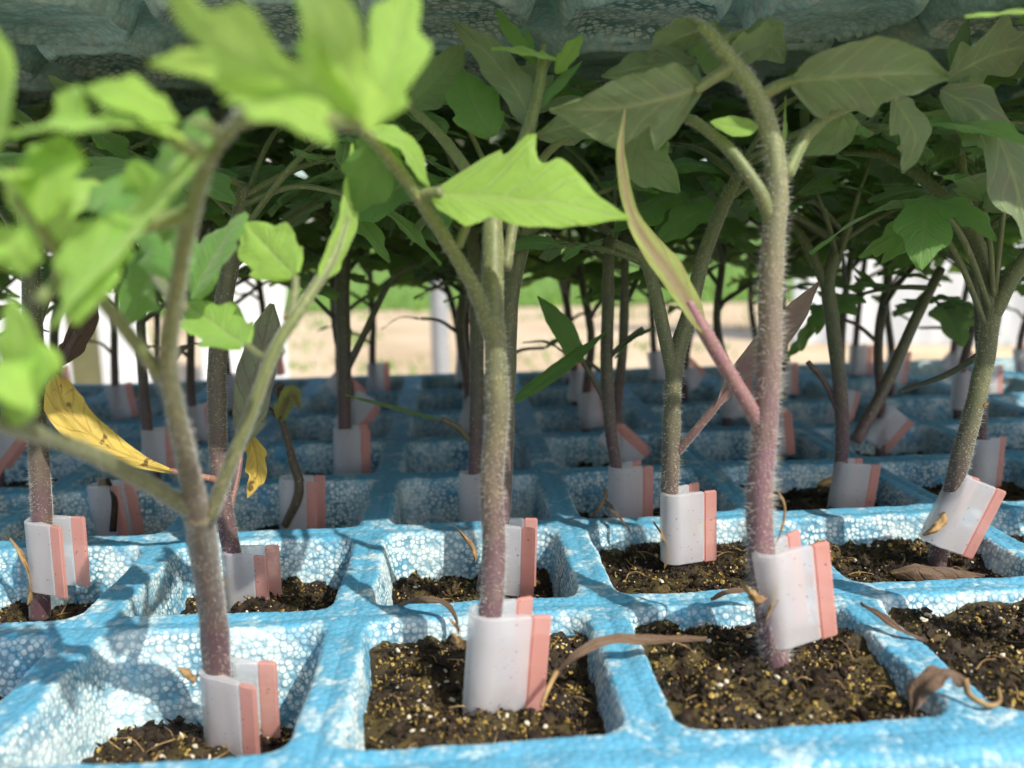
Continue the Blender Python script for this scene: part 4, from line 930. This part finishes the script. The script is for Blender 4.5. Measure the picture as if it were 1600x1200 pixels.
NUM = ['no', 'one', 'two', 'three', 'four', 'five', 'six', 'seven']
def where(i, j):
    names = {-1: ('speckled dark seedling', 1), 0: ('thick forked seedling', 0), 1: ('straight brown seedling', 0), 2: ('tall hairy purple seedling', 0), 3: ('slanting grey seedling', 1)}
    n_, j0 = names[max(-1, min(3, i))]; off = i - 3 if i > 3 else -1 - i if i < -1 else 0; b = j - j0
    t = ('%s row%s behind the %s' % (NUM[b], '' if b == 1 else 's', n_)) if b > 0 else ('beside the %s' % n_ if b == 0 else 'one row in front of the %s' % n_)
    return t + (' and %s column%s outward' % (NUM[off], '' if off == 1 else 's') if off else '')
# ---- the other seedlings of the tray
DONE = {(0, 0), (1, 0), (2, 0), (3, 0), (-1, 1), (0, 1), (1, 1), (2, 1), (3, 1), (1, 2), (2, 2), (3, 2), (0, 2), (-1, 2), (0, 3)}
def vis(i, j):
    p = Vector(((i + .5) * P, (j + .5) * P, 50)); d = p - CAM; z = d.dot(FW); x = 800 + F_PX * d.dot(RT) / z
    return -240 < x < 1840
for j in range(1, 7):
    for i in range(-4, 8):
        if (i, j) in DONE or not vis(i, j): continue
        r = random.Random(i * 71 + j * 17 + 2); bx, by = (i + .5) * P + r.uniform(-5, 6), (j + .5) * P + r.uniform(-6, 5)
        z0 = soil_z(i, j, bx - (i + .5) * P, by - (j + .5) * P) - 2
        lx, ly = r.gauss(0, 7), r.gauss(0, 6); hgt = r.uniform(82, 98)
        pts = [(bx, by, z0, 1.7)] + [(bx + lx * (f ** 1.3) + r.gauss(0, 1.2), by + ly * (f ** 1.3) + r.gauss(0, 1.2), z0 + 2 + hgt * f, 1.75 - .7 * f) for f in (.22, .45, .7, .88, 1.0)]
        grp = 'seedlings standing in the shaded rear rows'
        q = Plant(i, j, pts[0][:3], 'slim tomato seedling ' + where(i, j), grp)
        q.stem(pts, i * 9 + j, 420 if j <= 3 else 0, 10 if j <= 3 else 8, 40 if j <= 3 else 20, hl=(.35, .95))
        if j <= 3: MIDS.append(q)
        k0 = r.uniform(0, 6.3); nl_ = 5 if j < 4 else 7
        for k in range(nl_):
            f = (.58 if j < 4 else .52) + (.41 if j < 4 else .47) * k / (nl_ - 1); el = r.uniform(.7, 1.15) - .3 * f
            q.rleaf(on_path(pts, min(.99, f)), k0 + k * 2.4, r.uniform(28, 48), el, r.uniform(19, 28) * (1 if j < 4 else 1.2), 'leaf' if r.random() < .75 else 'leaf_under', r.choice((5, 7)), droop=r.uniform(.1, .45), rad=.95)
        if r.random() < .55:
            f = r.uniform(.32, .5); p0 = on_path(pts, f); a = r.uniform(0, 6.3); L = r.uniform(10, 18)
            e = p0 + Vector((math.cos(a) * L, math.sin(a) * L, L * r.uniform(.1, .7)))
            pt = q.petiole([(*p0, .7), (*(p0 * .5 + e * .5 + Vector((0, 0, 2))), .6), (*e, .5)], 6, 8)
            e2 = e + Vector((math.cos(a) * 14, math.sin(a) * 14, r.uniform(-6, 8))); q.blade(pt, [e, e * .5 + e2 * .5 + Vector((0, 0, 2)), e2], r.uniform(1.8, 3), (0, 0, 1), r.choice(('leaf', 'leaf_under', 'leaf_purple')), amp=.1, nl=14, nw=3, slant=.1)
        cf = on_path(pts, r.uniform(.13, .2)); tl = r.gauss(0, .12) if r.random() < .75 else r.choice((-.8, .7))
        clip(cf, tl, r.gauss(.22, .3), 'small coral-edged clip ' + where(i, j), 'clips on the seedlings in the shaded rear rows', scale=r.uniform(.84, .96))

# ---- broad leaves filling the middle of the canopy, each on a stalk of the seedling next to it
r = random.Random(77)
for n_ in range(300):
    px = r.uniform(560, 1600) if r.random() < .8 else r.uniform(80, 560); p = at(px, r.uniform(110, 330), r.uniform(155, 250))
    if p.z > 100: continue
    q = min(MIDS, key=lambda m_: min((p - a_).length for a_ in m_.anchor))
    an = min(q.anchor, key=lambda a_: (p - a_).length); dist = (p - an).length
    q.n_mid = getattr(q, 'n_mid', 0) + 1
    if dist > 58 or dist < 6 or q.n_mid > 4: continue
    an = an + (q.anchor[2] - q.anchor[0]) * r.uniform(-.3, .3)
    out_ = Vector((p.x - an.x, p.y - an.y, 0)).normalized()
    a = r.uniform(-.5, .35); v = (out_ + RT * r.gauss(0, .5) + FW * r.gauss(0, .4) + Vector((0, 0, a))).normalized(); L = r.uniform(16, 28)
    if p.z + v.z * L > 103: v.z = (103 - p.z) / L
    pt = q.petiole([(*an, .6), (*(an * .5 + p * .5 + Vector((0, 0, dist * .10))), .6), (*p, .4)], 6, 10)
    k = Vector((0, 0, 1)); mt = r.choice(('leaf', 'leaf', 'leaf_under')); sd_ = Vector((-v.y, v.x, 0)).normalized(); back_ = p * .8 + an * .2
    for m_, (b_, d_, l_) in enumerate(((p, v, L), (p * .93 + an * .07, (v * .5 + sd_ + k * r.gauss(-.2, .25)).normalized(), L * .72), (back_, (v * .5 - sd_ + k * r.gauss(-.2, .25)).normalized(), L * .72))):
        if b_.z + d_.z * l_ > 103: d_.z = (103 - b_.z) / l_
        q.blade(pt, [b_, b_ + d_ * l_ * .4 + k * 1.2, b_ + d_ * l_ - k * 1.5], r.uniform(3, 5.5) * (1 if m_ == 0 else .75), list(Vector((r.gauss(0, .4), r.gauss(-.45, .4), 1))), mt, seed=300 + n_ * 3 + m_, nl=24, nw=4, amp=r.uniform(.3, .7))
# ---- soil in every cell
SPEC = {(0, 0): 'dark crumbly soil low in the deep cell with the forked seedling', (1, 0): 'gritty soil speckled with white perlite in the front cell of the straight seedling',
        (2, 0): 'green-crusted sunlit soil around the hairy purple seedling', (3, 0): 'brown soil heaped to the brim beside the curled dead leaf', (-1, 1): 'dark soil at the foot of the speckled dark seedling',
        (0, 1): 'black crumbly soil under the clip with the raised coral grip', (1, 1): 'dark soil behind the straight brown stem in the white-walled cell', (2, 1): 'sunlit brown soil below the clip of the seedling with the purple-backed leaf',
        (3, 1): 'sunlit brown soil at the foot of the slanting grey seedling', (0, 2): 'black soil with a green speck beside the withered bent stem', (1, 2): 'black soil with white perlite behind the straight brown stem'}
for j in range(7):
    for i in range(-4, 8):
        if j == 0 and (i < -1 or i > 4): continue
        make_soil(i, j, (SPEC[(i, j)], None) if (i, j) in SPEC else ('dark potting soil ' + where(i, j), 'soil plugs in the shaded cells'))

# ---- dead leaves lying about
def dead(pts, hw, label, z=None, stalk=None, **k):
    q = [on(a, b, c) for a, b, c in pts]; root = empty('dried_leaf', q[0]); tag(root, label, 'dried leaf')
    V, F, UV = blade_geo([list(p) for p in q], hw, (0, -.35, 1), amp=.15, ripple=.25, **k); mb = MB(); mb.add(V, F, uv=UV); mb.build('blade', M['leaf_dead'], root, q[0], col_attr=False)
    if stalk:
        s = [on(a, b, c) for a, b, c in stalk]; mb = MB(); tube(mb, [(*p, .45 - .2 * i_ / len(s)) for i_, p in enumerate(s)], 7, 24, wob=.3); mb.build('stalk', M['stub'], root, q[0], col_attr=False)
dead([(868, 1052, 1.0), (905, 1018, 4.5), (960, 998, 5.0), (1030, 997, 4.0), (1105, 995, 2.5)], 1.15, 'brown dried leaf draped across the blue bar between two cells', stalk=[(870, 1050, 1.4), (855, 1080, 0), (846, 1105, -1.5)], seed=71, fold=.6)
dead([(1425, 1112, -1), (1440, 1072, 3), (1475, 1050, 5), (1512, 1062, 4.0)], 2.0, 'curled brown dead leaf hooked over the corner of the blue bar', stalk=[(1508, 1060, 4), (1515, 1085, 2), (1545, 1102, 1.2), (1562, 1095, 1.4), (1560, 1075, 1.6)], seed=72, fold=.5)
dead([(1395, 893, -3), (1430, 884, -1.5), (1480, 888, -2), (1540, 898, -3.5)], 2.2, 'flat brown dead leaf on the soil at the foot of the slanting seedling', seed=73, fold=-.3)
dead([(622, 945, .5), (650, 938, 3), (690, 940, 3.5), (712, 962, 2), (716, 990, -.5)], .9, 'thin dark withered leaf arching over the rim onto gritty soil', seed=74, fold=.7)
dead([(1110, 935, 3), (1150, 922, 4), (1190, 928, 3)], .9, 'thin black withered leaf on the blue bar by the green-crusted soil', seed=75, fold=.7)
dead([(945, 780, 3), (965, 805, 3), (985, 828, 1)], .9, 'thin brown twig-like leaf across the bar beneath the crossed strap leaves', seed=76, fold=.8)
dead([(1345, 940, 3), (1375, 960, 3), (1410, 985, 1.5), (1450, 1000, .5)], 1.0, 'black withered leaf on the heaped brown soil at the brim', seed=77, fold=.7)
